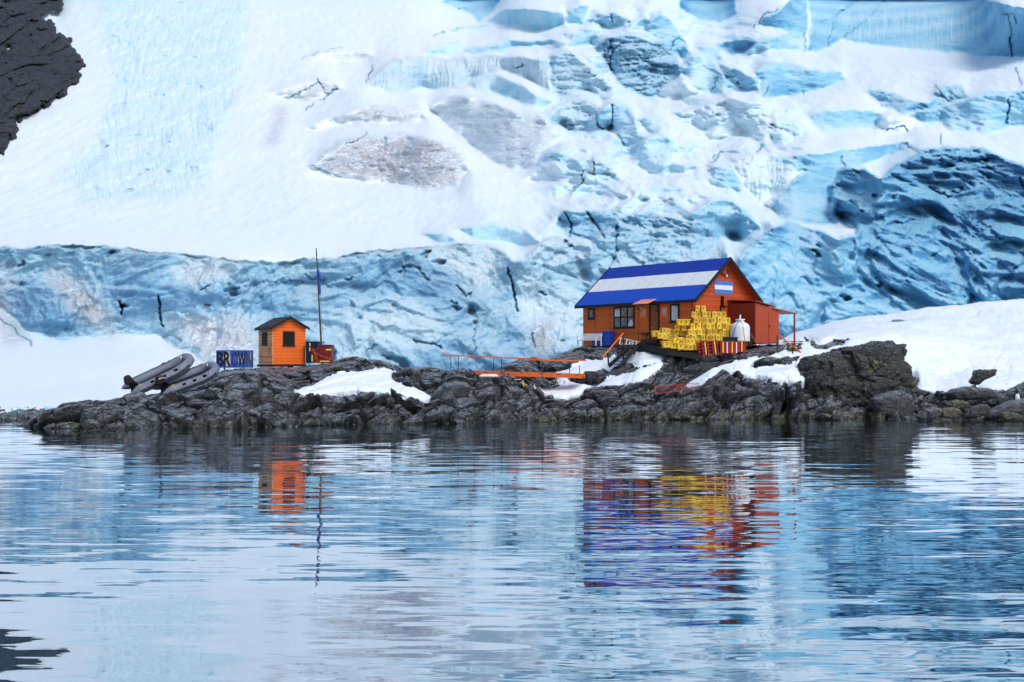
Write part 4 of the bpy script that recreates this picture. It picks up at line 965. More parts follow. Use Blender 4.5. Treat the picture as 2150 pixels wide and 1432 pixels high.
def yb(px): r = (px-CX)/F; X0_ = 10.03+.652*AX1; Y0_ = 66-.759*AX1; return (r*Y0_-X0_)/(.759-.652*r)
d0 = yb(1613.5); ad = MB().box(AX1+.012, AX1+.035, d0, AY1-.04, .12, slz(AY1)-.12).build('annex_door', M['annex_red'], hut)
MB().box(AX1+.036, AX1+.07, d0+.02, d0+.07, .95, 1.1).build('handle', M['black'], ad)
mb = MB(); mb.add([(-.002, AY0-.06, at0+.22), (AX1+.15, AY0-.06, at0+.08), (AX1+.15, 4.75, slz(4.75)+.09), (-.002, 4.75, slz(4.75)+.22), (-.002, AY0-.06, at0+.26), (AX1+.15, AY0-.06, at0+.13), (AX1+.15, 4.75, slz(4.75)+.13), (-.002, 4.75, slz(4.75)+.26)], [(0,3,2,1),(4,5,6,7),(0,1,5,4),(1,2,6,5),(2,3,7,6),(3,0,4,7)])
mb.build('annex_roof', M['annex_red'], hut)
mb = MB(); PY1 = yb(1669); mb.add([(.1, 4.6, slz(4.6)-.04), (AX1+.12, 4.6, slz(4.6)-.04), (AX1+.12, PY1, slz(PY1)+.06), (.1, PY1, slz(PY1)+.06), (.1, 4.6, slz(4.6)+.02), (AX1+.12, 4.6, slz(4.6)+.02), (AX1+.12, PY1, slz(PY1)+.11), (.1, PY1, slz(PY1)+.11)], [(0,3,2,1),(4,5,6,7),(0,1,5,4),(1,2,6,5),(2,3,7,6),(3,0,4,7)])
mb.build('porch_roof', M['annex_red'], hut)
MB().box(AX1-.02, AX1+.06, PY1-.10, PY1-.02, -.35, slz(PY1)+.06).build('porch_post', M['annex_red'], hut)
MB().box(.15, .22, PY1-.12, PY1-.05, -.3, slz(PY1)+.06).build('porch_post', M['steel'], hut)
mb = MB(); mb.box(.1, AX1+.1, AY1+.05, PY1, -.12, -.03); mb.box(.1, AX1, AY1+.1, PY1-.1, -.3, -.122); mb.build('porch_floor', M['wood'], hut)

# ================================================================== the small shed
th = R(33); S0 = P(572.5, 765, 62); S0.z = 0; zb0 = 2.72
shed = empty('small_shed', (S0.x, S0.y, zb0), th, 'small bright orange clapboard shed with a black pitched roof on the rocks', 'shed')
W_, Dp, he, hr = 1.83, 2.0, 1.98, 2.47
MB().prism([(.03, 0), (W_, 0), (W_, he), (W_/2, hr), (.03, he)], 'y', 0, .05).prism([(0, 0), (W_, 0), (W_, he), (W_/2, hr), (0, he)], 'y', Dp-.05, Dp).box(W_-.05, W_-.002, .052, Dp-.052, 0, he).build('wall', M['shed_orange'], shed)
sw = MB().box(-.02, .028, 0.0, Dp-.052, 0, he).build('side_wall', M['shed_side'], shed); sw['label'] = 'weathered side wall with peeling paint'
mb = MB(); s2 = (hr-he)/(W_/2)
for y0, y1 in ((-.16, W_/2), (W_/2, W_+.16)):
    za = he+s2*(y0 if y0 < 0 else W_/2); zb = he+(s2*W_/2 if y0 < 0 else -s2*.16)
    mb.add([(y0, -.16, za), (y1, -.16, zb), (y1, Dp+.12, zb), (y0, Dp+.12, za), (y0, -.16, za+.05), (y1, -.16, zb+.05), (y1, Dp+.12, zb+.05), (y0, Dp+.12, za+.05)], [(0,3,2,1),(4,5,6,7),(0,1,5,4),(1,2,6,5),(2,3,7,6),(3,0,4,7)])
rf = mb.build('roof', M['roof_black'], shed)
mb = MB()
for a, b in ((-.17, W_/2), (W_+.17, W_/2)):
    za = he-s2*.17; zb = he+s2*W_/2
    mb.add([(a, -.20, za-.08), (b, -.20, zb-.08), (b, -.163, zb-.08), (a, -.163, za-.08), (a, -.20, za+.055), (b, -.20, zb+.055), (b, -.163, zb+.055), (a, -.163, za+.055)], [(0,3,2,1),(4,5,6,7),(0,1,5,4),(1,2,6,5),(2,3,7,6),(3,0,4,7)])
mb.box(-.20, -.165, -.16, Dp+.1, he-s2*.17-.08, he-s2*.17+.06); mb.build('roof_edge', M['blacktrim'], rf)
MB().tube([(W_/2, -.1, hr), (W_/2, -.1, hr+.30)], .012, 6).build('antenna', M['steel'], rf)
w1 = MB().box(.56, 1.22, -.03, -.003, 1.0, 1.74).box(.52, 1.26, -.05, -.003, .94, .997).build('window', M['blacktrim'], shed)
MB().box(.61, 1.17, -.034, -.0305, 1.05, 1.69).build('pane', paint('dark_glass', (.004, .004, .005), .7, .1, 5, 0), w1)
w2 = MB().box(-.05, -.022, .70, 1.42, .98, 1.72).build('window', M['blacktrim'], shed)
MB().box(-.054, -.0505, .76, 1.36, 1.04, 1.66).build('pane', paint('dark_glass', (.004, .004, .005), .7, .1, 5, 0), w2)
MB().box(-.035, -.022, .16, .55, .60, .90).build('vent_flap', M['shed_side'], shed)
MB().box(-.05, -.023, .38, .43, .58, .92).build('latch', M['blacktrim'], shed)
mb = MB(); mb.box(-.1, W_+.05, -.04, .2, -.10, -.003); mb.box(-.1, W_+.05, Dp-.3, Dp, -.12, -.003); mb.box(.0, .2, .3, Dp-.4, -.12, -.003)
for x in (.1, W_-.2, W_*.5): mb.box(x, x+.22, .0, .22, -.45, -.102); mb.box(x, x+.22, Dp-.3, Dp-.05, -.6, -.122)
mb.build('base_beam', M['darkwood'], shed)

# ================================================================== name sign
sg = P(493, 771, 62.5)
sign = empty('station_sign', (sg.x, 62.5, 0), R(8), 'blue and white sign reading BROWN on two posts beside the shed', 'sign')
SW, SH = 1.86, .86; zs = CAMH-(771-HY)/F*62.5
MB().box(-SW/2, SW/2, -.02, .02, zs, zs+SH).build('board', M['blue_panel'], sign)
t_ = .03
mb = MB(); mb.box(-SW/2-.02, SW/2+.02, -.045, .03, zs+SH+.001, zs+SH+t_); mb.box(-SW/2-.02, SW/2+.02, -.045, .03, zs-t_, zs-.001); mb.box(-SW/2-.02, -SW/2-.001, -.045, .03, zs, zs+SH); mb.box(SW/2+.001, SW/2+.02, -.045, .03, zs, zs+SH)
mb.build('frame', M['blue_plastic'], sign)
sgw = paint('sign_white', (.45, .46, .48), .6, .15, 6, .3)
for a, b, c, d in ((-.66, -.22, .27, .60), (-.50, -.25, .601, .83), (-.50, -.22, .05, .269), (.08, .50, .27, .58), (.80, .91, .24, .80)): MB().box(a, b, -.026, -.021, zs+c, zs+d).build('white_patch', sgw, sign)
for ch, x, wd_, mt in (('B', -.74, .36, M['navy']), ('R', -.38, .36, M['blacktrim']), ('O', .0, .34, paint('letter_blue', (.02, .04, .17), .6, .2, 5, .1)), ('W', .37, .42, M['blacktrim']), ('N', .75, .34, paint('letter_grey', (.06, .07, .11), .6, .4, 5, .2))):
    cu = bpy.data.curves.new('letter', 'FONT'); cu.body = ch; cu.size = 1.0; cu.extrude = .012; cu.offset = .03; cu.align_x = 'CENTER'
    to = bpy.data.objects.new('t', cu); COL.objects.link(to); dg = bpy.context.evaluated_depsgraph_get(); dg.update()
    me = bpy.data.meshes.new_from_object(to.evaluated_get(dg)); bpy.data.objects.remove(to)
    co = [v.co.copy() for v in me.vertices]; xs = [c.x for c in co]; ys = [c.y for c in co]
    for v in me.vertices:
        u = (v.co.x-min(xs))/(max(xs)-min(xs))-.5; q = (v.co.y-min(ys))/(max(ys)-min(ys))
        v.co = Vector((x+u*wd_, -.036-v.co.z, zs+.04+q*(SH-.08)))
    me.materials.clear(); me.materials.append(mt)
    lo = bpy.data.objects.new('letter', me); COL.objects.link(lo); lo.parent = sign
for x, lean in ((-.53, 0), (.47, .12)):
    gzz = ground(sg.x+x, 62.5)-.1; MB().bar((x, .06, min(gzz, zs-.2)), (x, .06, zs+SH-.05), .07).build('post', M['darkwood'], sign)
MB().bar((.34, .06, zs-.02), (.46, .06, zs-.22), .05).build('brace', M['darkwood'], sign)

# ================================================================== flagpole
b0, t0 = P(676, 752, 63.4), P(664, 521, 63.4)
fp = empty('flagpole', b0, 0, 'tall thin leaning flagpole with a furled blue flag, behind the red containers', 'flagpole')
t1 = t0-b0; MB().tube([(0, 0, -.5), (0, 0, 0), t1*.5, t1*.93, t1], [.055, .055, .042, .028, .014], 8).build('pole', M['rust'], fp)
MB().tube([t1*.93+Vector((0, 0, 0)), t1*.96, t1], [.034, .03, .02], 8).build('pole_tip', M['black'], fp)
def on(py): k = (752-py)/(752-521); return t1*k+Vector((.045, -.01, 0))
MB().tube([on(565), on(572)+Vector((.03, 0, 0)), on(586)+Vector((.06, 0, 0)), on(588)+Vector((.02, 0, 0)), on(600)+Vector((.03, 0, 0)), on(615)+Vector((.035, 0, 0)), on(619)], [.01, .06, .08, .05, .055, .05, .01], 7).build('furled_flag', M['blue_plastic'], fp)
MB().tube([on(700)+Vector((.05, 0, 0)), on(640)+Vector((.06, 0, 0)), on(560)+Vector((.05, 0, 0)), on(545)], .008, 5).build('halyard', M['steel'], fp)
MB().lathe([(.03, 0), (.06, .03), (.03, .08)], n=8).build('cleat', M['black'], fp).location = on(720)+Vector((.08, 0, 0))

def vary(m):
    nt = m.node_tree; b = nt.nodes['Principled BSDF']; src = b.inputs['Base Color'].links[0].from_socket
    oi = nt.nodes.new('ShaderNodeObjectInfo'); hs = nt.nodes.new('ShaderNodeHueSaturation')
    L(nt, math_(nt, 'ADD', math_(nt, 'MULTIPLY', oi.outputs['Random'], .5), .65), hs.inputs['Value']); L(nt, math_(nt, 'ADD', math_(nt, 'MULTIPLY', oi.outputs['Random'], .02), .49), hs.inputs['Hue'])
    L(nt, src, hs.inputs['Color']); L(nt, hs.outputs[0], b.inputs['Base Color'])
vary(M['yellow'])
# ================================================================== containers by the shed
def at_px(px, py, D, sink=0): p = P(px, py, D); p.z -= sink; return p
def crate_px(name, px0, px1, py0, py1, D, depth, mat, label, cat, group=None, rz=0, ribs=True, tapes=(), top=1.0, bev=.02, lid=False):
    p = P((px0+px1)/2, py1, D); w = (px1-px0)/F*D; h = (py1-py0)/F*D
    e = empty(name, (p.x, D+depth/2, p.z), rz, label, cat, group)
    MB().box(-w/2, w/2, -depth/2, depth/2, 0, h-(.05 if lid else 0), top, bev).build('body', mat, e)
    if lid: MB().box(-w/2-.015, w/2+.015, -depth/2-.015, depth/2+.015, h-.048, h, 1, .01).build('lid', mat, e)
    if ribs:
        mb = MB(); n = max(2, int(w/.16))
        for i in range(n): x = -w/2+w*(i+.5)/n; mb.box(x-.012, x+.012, -depth/2-.016, -depth/2-.001, .04, h-.08)
        mb.build('rib', mat, e)
    for tx0, tx1, tz0, tz1 in tapes:
        MB().box(-w/2+w*tx0, -w/2+w*tx1, -depth/2-.024, -depth/2-.018, h*tz0, h*tz1).build('tape', M['tape'], e)
    return e
crate_px('storage_container', 642, 667, 717, 762, 62.6, .8, M['navy'], 'dark navy plastic container standing against the shed wall', 'container', tapes=((.30, .40, .55, .72), (.30, .40, .78, .94)), lid=True)
crate_px('storage_container', 653.5, 668, 732, 762, 61.6, .6, M['dkred'], 'narrow dark red container in front of the navy one by the shed', 'container', 'dark red containers beside the shed', tapes=((.04, .22, .10, .55),))
crate_px('storage_container', 669, 697, 724, 763, 61.7, .9, M['dkred'], 'wide dark red container with two yellow tapes below the flagpole', 'container', 'dark red containers beside the shed', tapes=((.10, .86, .08, .15), (.55, .97, .70, .78)), lid=True)
mb = MB(); q = lambda x, y, d=61.1: P(x, y, d)
mb.tube([q(656, 732), q(660, 740), q(672, 746), q(688, 752), q(697, 756)], .016, 6); mb.tube([q(659, 738), q(664, 750), q(669, 761)], .014, 6); mb.tube([q(697, 740), q(693, 752), q(690, 760), q(680, 764, 61.15), q(669, 761)], .012, 6)
tag(mb.build('rope', M['orange_rope'], smooth=True), 'red rope slung across the two dark red containers', 'rope')

# ================================================================== yellow crates
def make_crate(new=False):
    e = empty('yellow_crate', (0, 0, 0)); w, d, h = .27, .46, .325; mat = M['yellow_new'] if new else M['yellow']
    if new:
        w = .36; mb = MB(); tp = 1.18
        for s in (-1, 1):
            mb.add([(s*w/2, -d/2, 0), (s*w/2, d/2, 0), (s*w/2*tp, d/2*1.08, h), (s*w/2*tp, -d/2*1.08, h), (s*(w/2-.02), -d/2, 0), (s*(w/2-.02), d/2, 0), (s*(w/2*tp-.02), d/2*1.08, h), (s*(w/2*tp-.02), -d/2*1.08, h)], [(0,1,2,3),(7,6,5,4),(0,4,5,1),(1,5,6,2),(2,6,7,3),(3,7,4,0)])
            mb.add([(-w/2, s*d/2, 0), (w/2, s*d/2, 0), (w/2*tp, s*d/2*1.08, h), (-w/2*tp, s*d/2*1.08, h), (-w/2, s*(d/2-.02), 0), (w/2, s*(d/2-.02), 0), (w/2*tp, s*(d/2*1.08-.02), h), (-w/2*tp, s*(d/2*1.08-.02), h)], [(0,1,2,3),(7,6,5,4),(0,4,5,1),(1,5,6,2),(2,6,7,3),(3,7,4,0)])
        mb.box(-w/2+.005, w/2-.005, -d/2+.005, d/2-.005, .003, .02)
        mb.build('body', mat, e)
        mb = MB(); W2, D2 = w/2*tp+.03, d/2*1.08+.03
        mb.box(-W2, W2, -D2, -D2+.05, h-.03, h+.015); mb.box(-W2, W2, D2-.05, D2, h-.03, h+.015); mb.box(-W2, -W2+.05, -D2+.05, D2-.05, h-.03, h+.013); mb.box(W2-.05, W2, -D2+.05, D2-.05, h-.03, h+.013)
        mb.build('rim', mat, e); MB().box(-.022, .022, -d/2*1.06-.012, -d/2*1.0, h*.42, h*.74).build('handle', M['black'], e)
    else:
        MB().box(-w/2, w/2, -d/2, d/2, 0, h, .93, .02).build('body', mat, e)
        mb = MB(); mb.box(-w/2-.006, w/2+.006, -d/2-.012, d/2+.012, .0, .035, 1, .006); mb.box(-.058, -.045, -d/2-.01, -d/2-.001, .05, h-.05); mb.box(.045, .058, -d/2-.01, -d/2-.001, .05, h-.05); mb.build('rim', mat, e)
        MB().box(-.016, .012, -d/2-.013, -d/2+.002, h*.42, h*.72).build('handle', M['crate_slot'], e)
    return e
protoA, protoB = make_crate(), make_crate(True); used = {0: False, 1: False}
def place(new, p, rz, label, tilt=0):
    pr = protoB if new else protoA
    if not used[int(new)]: e = pr; used[int(new)] = True
    else:
        e = pr.copy(); COL.objects.link(e)
        for c in list(pr.children):
            k = c.copy(); COL.objects.link(k); k.parent = e
    e.location = p; e.rotation_euler = (0, tilt+(R(random.uniform(-2.5, 2.5)) if not new else 0), rz); k_ = random.uniform(.97, 1.03); e.scale = (k_, 1, 1)
    tag(e, label, 'crate', 'yellow crates heaped against the hut'); return e
ORD = ['leftmost', 'second from left', 'third from left', 'fourth from left', 'fifth from left', 'sixth from left', 'seventh from left', 'eighth from left', 'ninth from left', 'tenth from left', 'eleventh from left', 'twelfth from left', 'thirteenth from left', 'fourteenth from left']
SKIP = set()
rows = [  # px start, px end, py bottom, D, where, new
 (1461, 1484, 654, 65.9, 'top row of the tall pile', 0), (1453, 1526, 666.5, 65.75, 'second-highest row', 0),
 (1457, 1535, 679, 65.6, 'third-highest row', 0), (1451, 1536, 691.5, 65.45, 'fourth-highest row', 0),
 (1443, 1537, 703.5, 65.3, 'fifth-highest row', 0), (1439, 1533, 715.5, 65.15, 'sixth-highest row', 0),
 (1419, 1468, 723.5, 64.0, 'second-lowest row', 0), (1424, 1469, 735.5, 63.5, 'lowest row beside the red crates', 0),
 (1417, 1442, 695, 65.3, 'short row under the two tubs', 0), (1388, 1437, 706, 65.6, 'sloping row just right of the door', 0), (1382, 1446, 718, 65.0, 'row under the sloping one right of the door', 0)]
for px0, px1, py, D_, where, new in rows:
    pitch = .272*F/D_; n = max(1, int(round((px1-px0)/pitch)))
    for i in range(n):
        px = px0+(px1-px0)*(i+.5)/n; dp = py
        if 'sloping row' in where: dp = py+(px-1412)*.12-3
        if 'under the sloping' in where: dp = py+(px-1414)*.22-1
        p = P(px+random.uniform(-.5, .5), dp+random.uniform(-.4, .1), D_+random.uniform(-.16, .10)); p.y += .23
        if (where, i) in SKIP: continue
        o_ = 'only crate' if n == 1 else ORD[i]
        place(0, p, R(random.uniform(-13, 13)), f'yellow crate, {o_} in the {where}')
for px, py, D_, rz, tl, lab in [(1428.5, 683.5, 65.2, 3, 0, 'bright yellow open tub, left one of two on the short row'), (1440, 683.5, 65.3, -4, 0, 'bright yellow open tub, right one of two on the short row'),
    (1376, 707.5, 65.7, 5, 0, 'bright yellow open tub at the left end of the heap near the door'), (1413, 720, 63.1, 20, .62, 'bright yellow tub tipped up on its corner over the lower tubs'),
    (1398.5, 730, 62.9, 4, 0, 'bright yellow open tub, left one at the front of the heap'), (1414.5, 732, 62.9, -5, 0, 'bright yellow open tub, middle one at the front of the heap'), (1427.5, 733.5, 62.85, 6, 0, 'bright yellow open tub, right one at the front of the heap')]:
    p = P(px, py, D_); place(1, p, R(rz), lab, tl)

# ---- landing of dark timber under the crates, in front of the door
def wedge(mb, pts, dz): # planks: four corner points of the top, thickness
    mb.add([tuple(p) for p in pts]+[(p[0], p[1], p[2]-dz) for p in pts], [(0,1,2,3),(7,6,5,4),(0,4,5,1),(1,5,6,2),(2,6,7,3),(3,7,4,0)])
dk = empty('timber_landing', P(1400, 735, 64.5), 0, 'low black timber landing in front of the hut door, under the crates', 'landing')
o_ = dk.location
mb = MB(); wedge(mb, [P(1338, 722, 66.3)-o_, P(1398, 735, 62.6)-o_, P(1475, 746, 62.4)-o_, P(1462, 722, 66.2)-o_], .16); mb.build('deck', M['darkwood'], dk)
mb = MB(); wedge(mb, [P(1341, 719, 66.0)-o_, P(1376, 721, 66.0)-o_, P(1380, 718.5, 67.6)-o_, P(1348, 716, 68.0)-o_], .14); mb.build('lower_step', M['darkwood'], dk)
mb = MB(); wedge(mb, [P(1346, 714.5, 66.8)-o_, P(1377, 715, 66.6)-o_, P(1381, 712.5, 67.9)-o_, P(1351, 711.5, 68.4)-o_], .14); mb.build('upper_step', M['darkwood'], dk)
mb = MB()
for px, py, D_ in ((1340, 724, 66.2), (1370, 731, 64.4), (1397, 738, 62.7), (1435, 743, 62.6), (1470, 748, 62.5)):
    a = P(px, py, D_)-o_; mb.bar(a, a+Vector((0, 0, -1.0)), .16)
mb.bar(P(1338, 730, 66.1)-o_, P(1398, 741, 62.5)-o_, .12, .2); mb.bar(P(1399, 741, 62.5)-o_, P(1472, 751, 62.35)-o_, .12, .2)
mb.build('support', M['darkwood'], dk)

# ================================================================== red fish boxes, tray, tank, buoy
def redbox(px0, px1, py0, py1, D_, lab, lat=False, tilt=0, tapes=(), white=(), split=False):
    p = P((px0+px1)/2, py1, D_); w = (px1-px0)/F*D_; h = (py1-py0)/F*D_
    e = empty('red_crate', (p.x, D_+.3, p.z), 0, lab, 'crate', 'red crates standing beside the yellow heap'); e.rotation_euler = (0, tilt, 0)
    if lat:
        mb = MB(); mb.box(-w/2, w/2, -.22, .22, 0, .06); mb.box(-w/2, w/2, -.22, .22, h-.06, h)
        for i in range(5): x = -w/2+w*i/4; mb.box(max(-w/2, x-.045), min(w/2, x+.045), -.24, .24, .0, h)
        for k in (.28, .52, .76): mb.box(-w/2, w/2, -.20, .20, h*k-.025, h*k+.03)
        mb.build('frame', M['redcrate'], e); MB().box(-w/2+.03, w/2-.03, -.12, .19, .062, h-.062).build('inside', M['blacktrim'], e)
    else:
        MB().box(-w/2, w/2, -.28, .28, 0, h, 1, .02).build('body', M['redcrate'], e)
        mb = MB(); n = int(w/.14)
        for i in range(n+1): x = -w/2+.03+(w-.06)*i/n; mb.box(x-.012, x+.012, -.30, -.281, .05, h-.08)
        mb.box(-w/2-.01, w/2+.01, -.31, .30, h-.07, h+.01); mb.box(-w/2-.004, w/2+.004, -.305, .29, h*.48, h*.52)
        mb.build('rim', M['redcrate'], e)
    for a in tapes: MB().box(-w/2+w*a-.03, -w/2+w*a+.03, -.325, -.312, .04, h-.02).build('yellow_strap', M['tape'], e)
    for a in white: MB().box(-w/2+w*a-.028, -w/2+w*a+.028, -.325, -.312, .02, h-.02).build('white_strap', M['white'], e)
    return e
redbox(1468, 1510, 716, 745, 62.6, 'tilted red lattice crate with yellow tape beside the yellow crates', True, R(-7), (.36, .84))
redbox(1512, 1547, 718, 742, 62.7, 'red crate with two white and two yellow straps, in the middle', False, 0, (.17, .72), (.42, .98))
redbox(1548, 1567, 716, 739.5, 62.9, 'narrow red crate with one yellow tape at the right end', False, 0, (.5,))
p = P(1529, 717.6, 62.85); e = tag(empty('plank', (p.x, p.y+.1, p.z), R(2)), None); COL.objects.unlink(e); bpy.data.objects.remove(e)
tag(MB().box(-.42, .40, -.2, .2, 0, .04, 1, .006).build('plank', M['wood'], loc=(p.x, p.y+.25, p.z)), 'grey plank lying across the top of the middle red crate', 'plank')
p = P(1535, 716.2, 62.9); e = empty('black_tray', (p.x, p.y+.25, p.z), R(-2), 'shallow black plastic tray lying on the middle red crate', 'tray')
mb = MB(); mb.box(-.34, .34, -.2, .2, 0, .03); mb.box(-.36, .36, -.22, -.19, .03, .21); mb.box(-.36, .36, .19, .22, .03, .21); mb.box(-.36, -.33, -.19, .19, .03, .21); mb.box(.33, .36, -.19, .19, .03, .21); mb.build('body', M['blacktrim'], e)
MB().box(-.38, .38, -.24, -.221, .17, .215).build('rim', M['blacktrim'], e)
p = P(1558.5, 717, 64.2); tk = empty('water_tank', (p.x, 64.8, p.z), 0, 'round white plastic tank with a blue and a yellow strap', 'tank')
MB().lathe([(.48, 0), (.52, .02), (.52, .78), (.50, .86), (.42, .97), (.26, 1.06), (.20, 1.09), (.20, 1.17)], n=36).build('body', M['white'], tk, True)
MB().lathe([(.24, 1.171), (.25, 1.175), (.25, 1.23), (.05, 1.245)], n=28).build('lid', M['white'], tk, True)
MB().tube([(0, 0, 1.24), (0, 0, 1.42), (.03, -.0, 1.46)], .045, 10).build('pipe', M['white'], tk, True)
def strap(a0, a1, mat, nm, w=.03):
    pts = []
    for k in range(9):
        t = k/8; z = 1.19-1.13*t; r = .21 if z > 1.1 else (.21+.31*min(1, (1.1-z)/.26)**.75); a = a0+(a1-a0)*t; pts.append(((r+.012)*math.cos(a), (r+.012)*math.sin(a), z))
    MB().tube(pts, w, 6).build(nm, mat, tk)
strap(R(-115), R(-155), M['bluestrap'], 'blue_strap', .022); strap(R(-88), R(-72), M['tape'], 'yellow_strap', .025)
MB().box(-.8, .55, -.5, .5, -.24, -.002).build('tank_stand', M['darkwood'], tk)
p = P(1536.5, 694, 65.0); b_ = empty('buoy', p, 0, 'small orange buoy squeezed between the yellow crates and the tank', 'buoy')
MB().lathe([(.01, 0), (.10, .04), (.14, .14), (.12, .24), (.05, .30)], n=16).build('body', M['orange_buoy'], b_, True); MB().lathe([(.04, .30), (.05, .34), (.02, .36)], n=10).build('cap', M['white'], b_, True)
mb = MB(); mb.bar(P(1577, 701, 64.4), P(1585, 716, 64.0), .035); tag(mb.build('wooden_pole', M['wood']), 'thin wooden pole leaning beside the white tank', 'pole')

# ================================================================== bench, bins, ladder, bucket by the front wall
def hutpt(px, y, zpy=None):
    """a point in front of the hut's front wall: y metres out"""
    x = fx(px); w_ = C0+Vector((ex.x*x-ey.x*y, ex.y*x-ey.y*y, 0)); return w_
for i, (px, nm) in enumerate(((1263.5, 'leftmost of the three blue bins behind the white bench'), (1274.5, 'middle one of the three blue bins behind the white bench'), (1286.5, 'rightmost and largest of the three blue bins, partly clear of the bench'))):
    w_ = hutpt(px, .38); b_ = empty('blue_bin', (w_.x, w_.y, 3.9-.06), ang, nm, 'bin', 'blue bins against the hut wall'); s = 1 if i < 2 else 1.12
    MB().box(-.22*s, .22*s, -.24, .24, 0, .66*s, 1.1, .02).build('body', M['blue_plastic'], b_)
    MB().box(-.27*s, .27*s, -.29, .29, .664*s, .78*s, .92, .03).build('lid', M['blue_plastic'], b_)
    mb = MB(); mb.tube([(-.15, .30, .7*s), (.15, .30, .7*s)], .02, 6); mb.build('handle', M['navy'], b_)
w_ = hutpt(1264, 1.05); bench = empty('white_bench', (w_.x, w_.y, 3.83), ang+R(4), 'white slatted garden bench in front of the blue bins', 'bench')
mb = MB()
for k in range(4): z = .36+k*.10; mb.box(-.72, .72, .20+k*.045, .225+k*.045, z, z+.085)
mb.build('backrest', M['white'], bench)
mb = MB()
for k in range(4): mb.box(-.72, .72, -.30+k*.12, -.20+k*.12, .32, .35)
mb.build('seat', M['white'], bench)
for s in (-1, 1):
    for y in (-.28, .18): MB().box(s*.72-.03, s*.72+.03, y, y+.06, 0, .56 if y < 0 else .74).build('leg', M['white'], bench)
    MB().box(s*.72-.04, s*.72+.04, -.32, .2, .562, .60).build('armrest', M['white'], bench)
w1_, w2_ = P(1300, 707, 68.6), P(1342, 718.5, 66.9); ld = empty('ladder', P(1321, 722, 68.0), 0, 'white ladder lying on its side between the steps and the landing', 'ladder'); o_ = ld.location
MB().bar(P(1301, 709, 68.9)-o_, P(1342, 718, 67.2)-o_, .05).build('upper_rail', M['white'], ld)
MB().bar(P(1301, 722.5, 68.3)-o_, P(1341, 725, 66.9)-o_, .05).build('lower_rail', M['white'], ld)
for k in range(6):
    t = (k+.4)/6; MB().bar(P(1301, 709, 68.9).lerp(P(1342, 718, 67.2), t)-o_, P(1301, 722.5, 68.3).lerp(P(1341, 725, 66.9), t)-o_+Vector((-.08, 0, 0)), .045).build('rung', M['white'], ld)
p = P(1327, 724, 66.8); bk_ = empty('bucket', p, 0, 'small white bucket standing in front of the ladder', 'bucket')
MB().lathe([(.09, 0), (.12, .24), (.13, .25)], n=16).build('body', M['white'], bk_, True); MB().tube([(-.12, 0, .24), (-.08, 0, .34), (.08, 0, .34), (.12, 0, .24)], .01, 6).build('handle', M['steel'], bk_)
p = P(1352, 712.8, 67.6); mb = MB(); tr = empty('tripod', p, 0, 'small dark folding tripod leaning on the wall by the door', 'tripod')
for k in (-1, 0, 1): MB().bar((k*.1, (0 if k else -.08), 0), (0, 0, .38), .02).build('leg', M['steel'], tr)
MB().box(-.03, .03, -.03, .03, .382, .45).build('head', M['steel'], tr)

# ================================================================== dark steps with an orange handrail
st_ = empty('staircase', P(1300, 768, 62.8), 0, 'black open staircase with an orange handrail climbing to the hut', 'stairs'); o_ = st_.location
bl, tl, br, tr_ = P(1279, 768, 62.4), P(1322, 729, 64.6), P(1301, 769, 62.1), P(1337, 729, 64.3)
MB().bar(bl-o_, tl-o_, .06, .20).build('stringer', M['darkwood'], st_); MB().bar(br-o_, tr_-o_, .06, .20).build('stringer', M['darkwood'], st_)
for k in range(6):
    t = (k+.5)/6; a = bl.lerp(tl, t)-o_; b = br.lerp(tr_, t)-o_; MB().bar(a, b, .2, .035).build('tread', M['darkwood'], st_)
mb = MB(); wedge(mb, [P(1297, 731, 64.2)-o_, P(1339, 729, 64.2)-o_, P(1342, 724, 66.6)-o_, P(1304, 725, 66.8)-o_], .10); mb.build('landing', M['darkwood'], st_)
for a, b in ((P(1278, 768, 62.5), P(1276, 742, 62.5)), (P(1297, 745, 64.0), P(1297, 722, 64.0)), (P(1309, 758, 64.3), P(1309, 701, 64.4)), (P(1332, 745, 64.1), P(1332, 730, 64.1))):
    MB().bar(a-o_, b-o_, .08).build('post', M['blacktrim'], st_)
MB().bar(P(1296, 725, 64.05)-o_, P(1340, 724, 64.15)-o_, .05).build('cross_rail', M['blacktrim'], st_)
MB().tube([P(1264, 751, 62.2)-o_, P(1308, 700.5, 64.2)-o_], .042, 8).build('handrail', M['orange_metal'], st_)

# steps at the porch on the right
rs = empty('porch_rail', P(1655, 738, 64.8), 0, 'orange handrail sloping down over the snow from the porch', 'handrail'); o_ = rs.location
MB().tube([P(1633, 702, 65.4)-o_, P(1681, 740, 64.2)-o_], .04, 8).build('rail', M['orange_metal'], rs)
for a, b in ((P(1632, 741, 65.0), P(1632, 704, 65.0)), (P(1664, 743, 64.6), P(1664, 728, 64.6))): MB().bar(a-o_, b-o_, .055).build('post', M['steel'], rs)
plt = [(1656, 1683, 733, 729), (1658, 1681, 728.4, 724.5), (1655, 1684, 724, 720.5), (1650, 1687, 718.5, 716.5)]
for i, (a, b, y0, y1) in enumerate(plt):
    p = P((a+b)/2, y0, 66); w = (b-a)/F*66; h = (y0-y1)/F*66
    e = empty('wooden_pallet', (p.x, p.y+.3, p.z), 0, ['lowest grey pallet of the stack below the porch', 'second pallet from the bottom below the porch', 'third pallet from the bottom below the porch', 'wide plank top of the pallet stack below the porch'][i], 'pallet', 'pallets stacked below the porch')
    mb = MB()
    for k in range(4): mb.box(-w/2, w/2, -.36+k*.2, -.26+k*.2, h*.70, h)
    mb.build('boards', M['wood'], e)
    for s in (-.45, 0, .45): MB().box(s*w-.05, s*w+.05, -.35, .32, 0, h*.69).build('bearer', M['wood'], e)

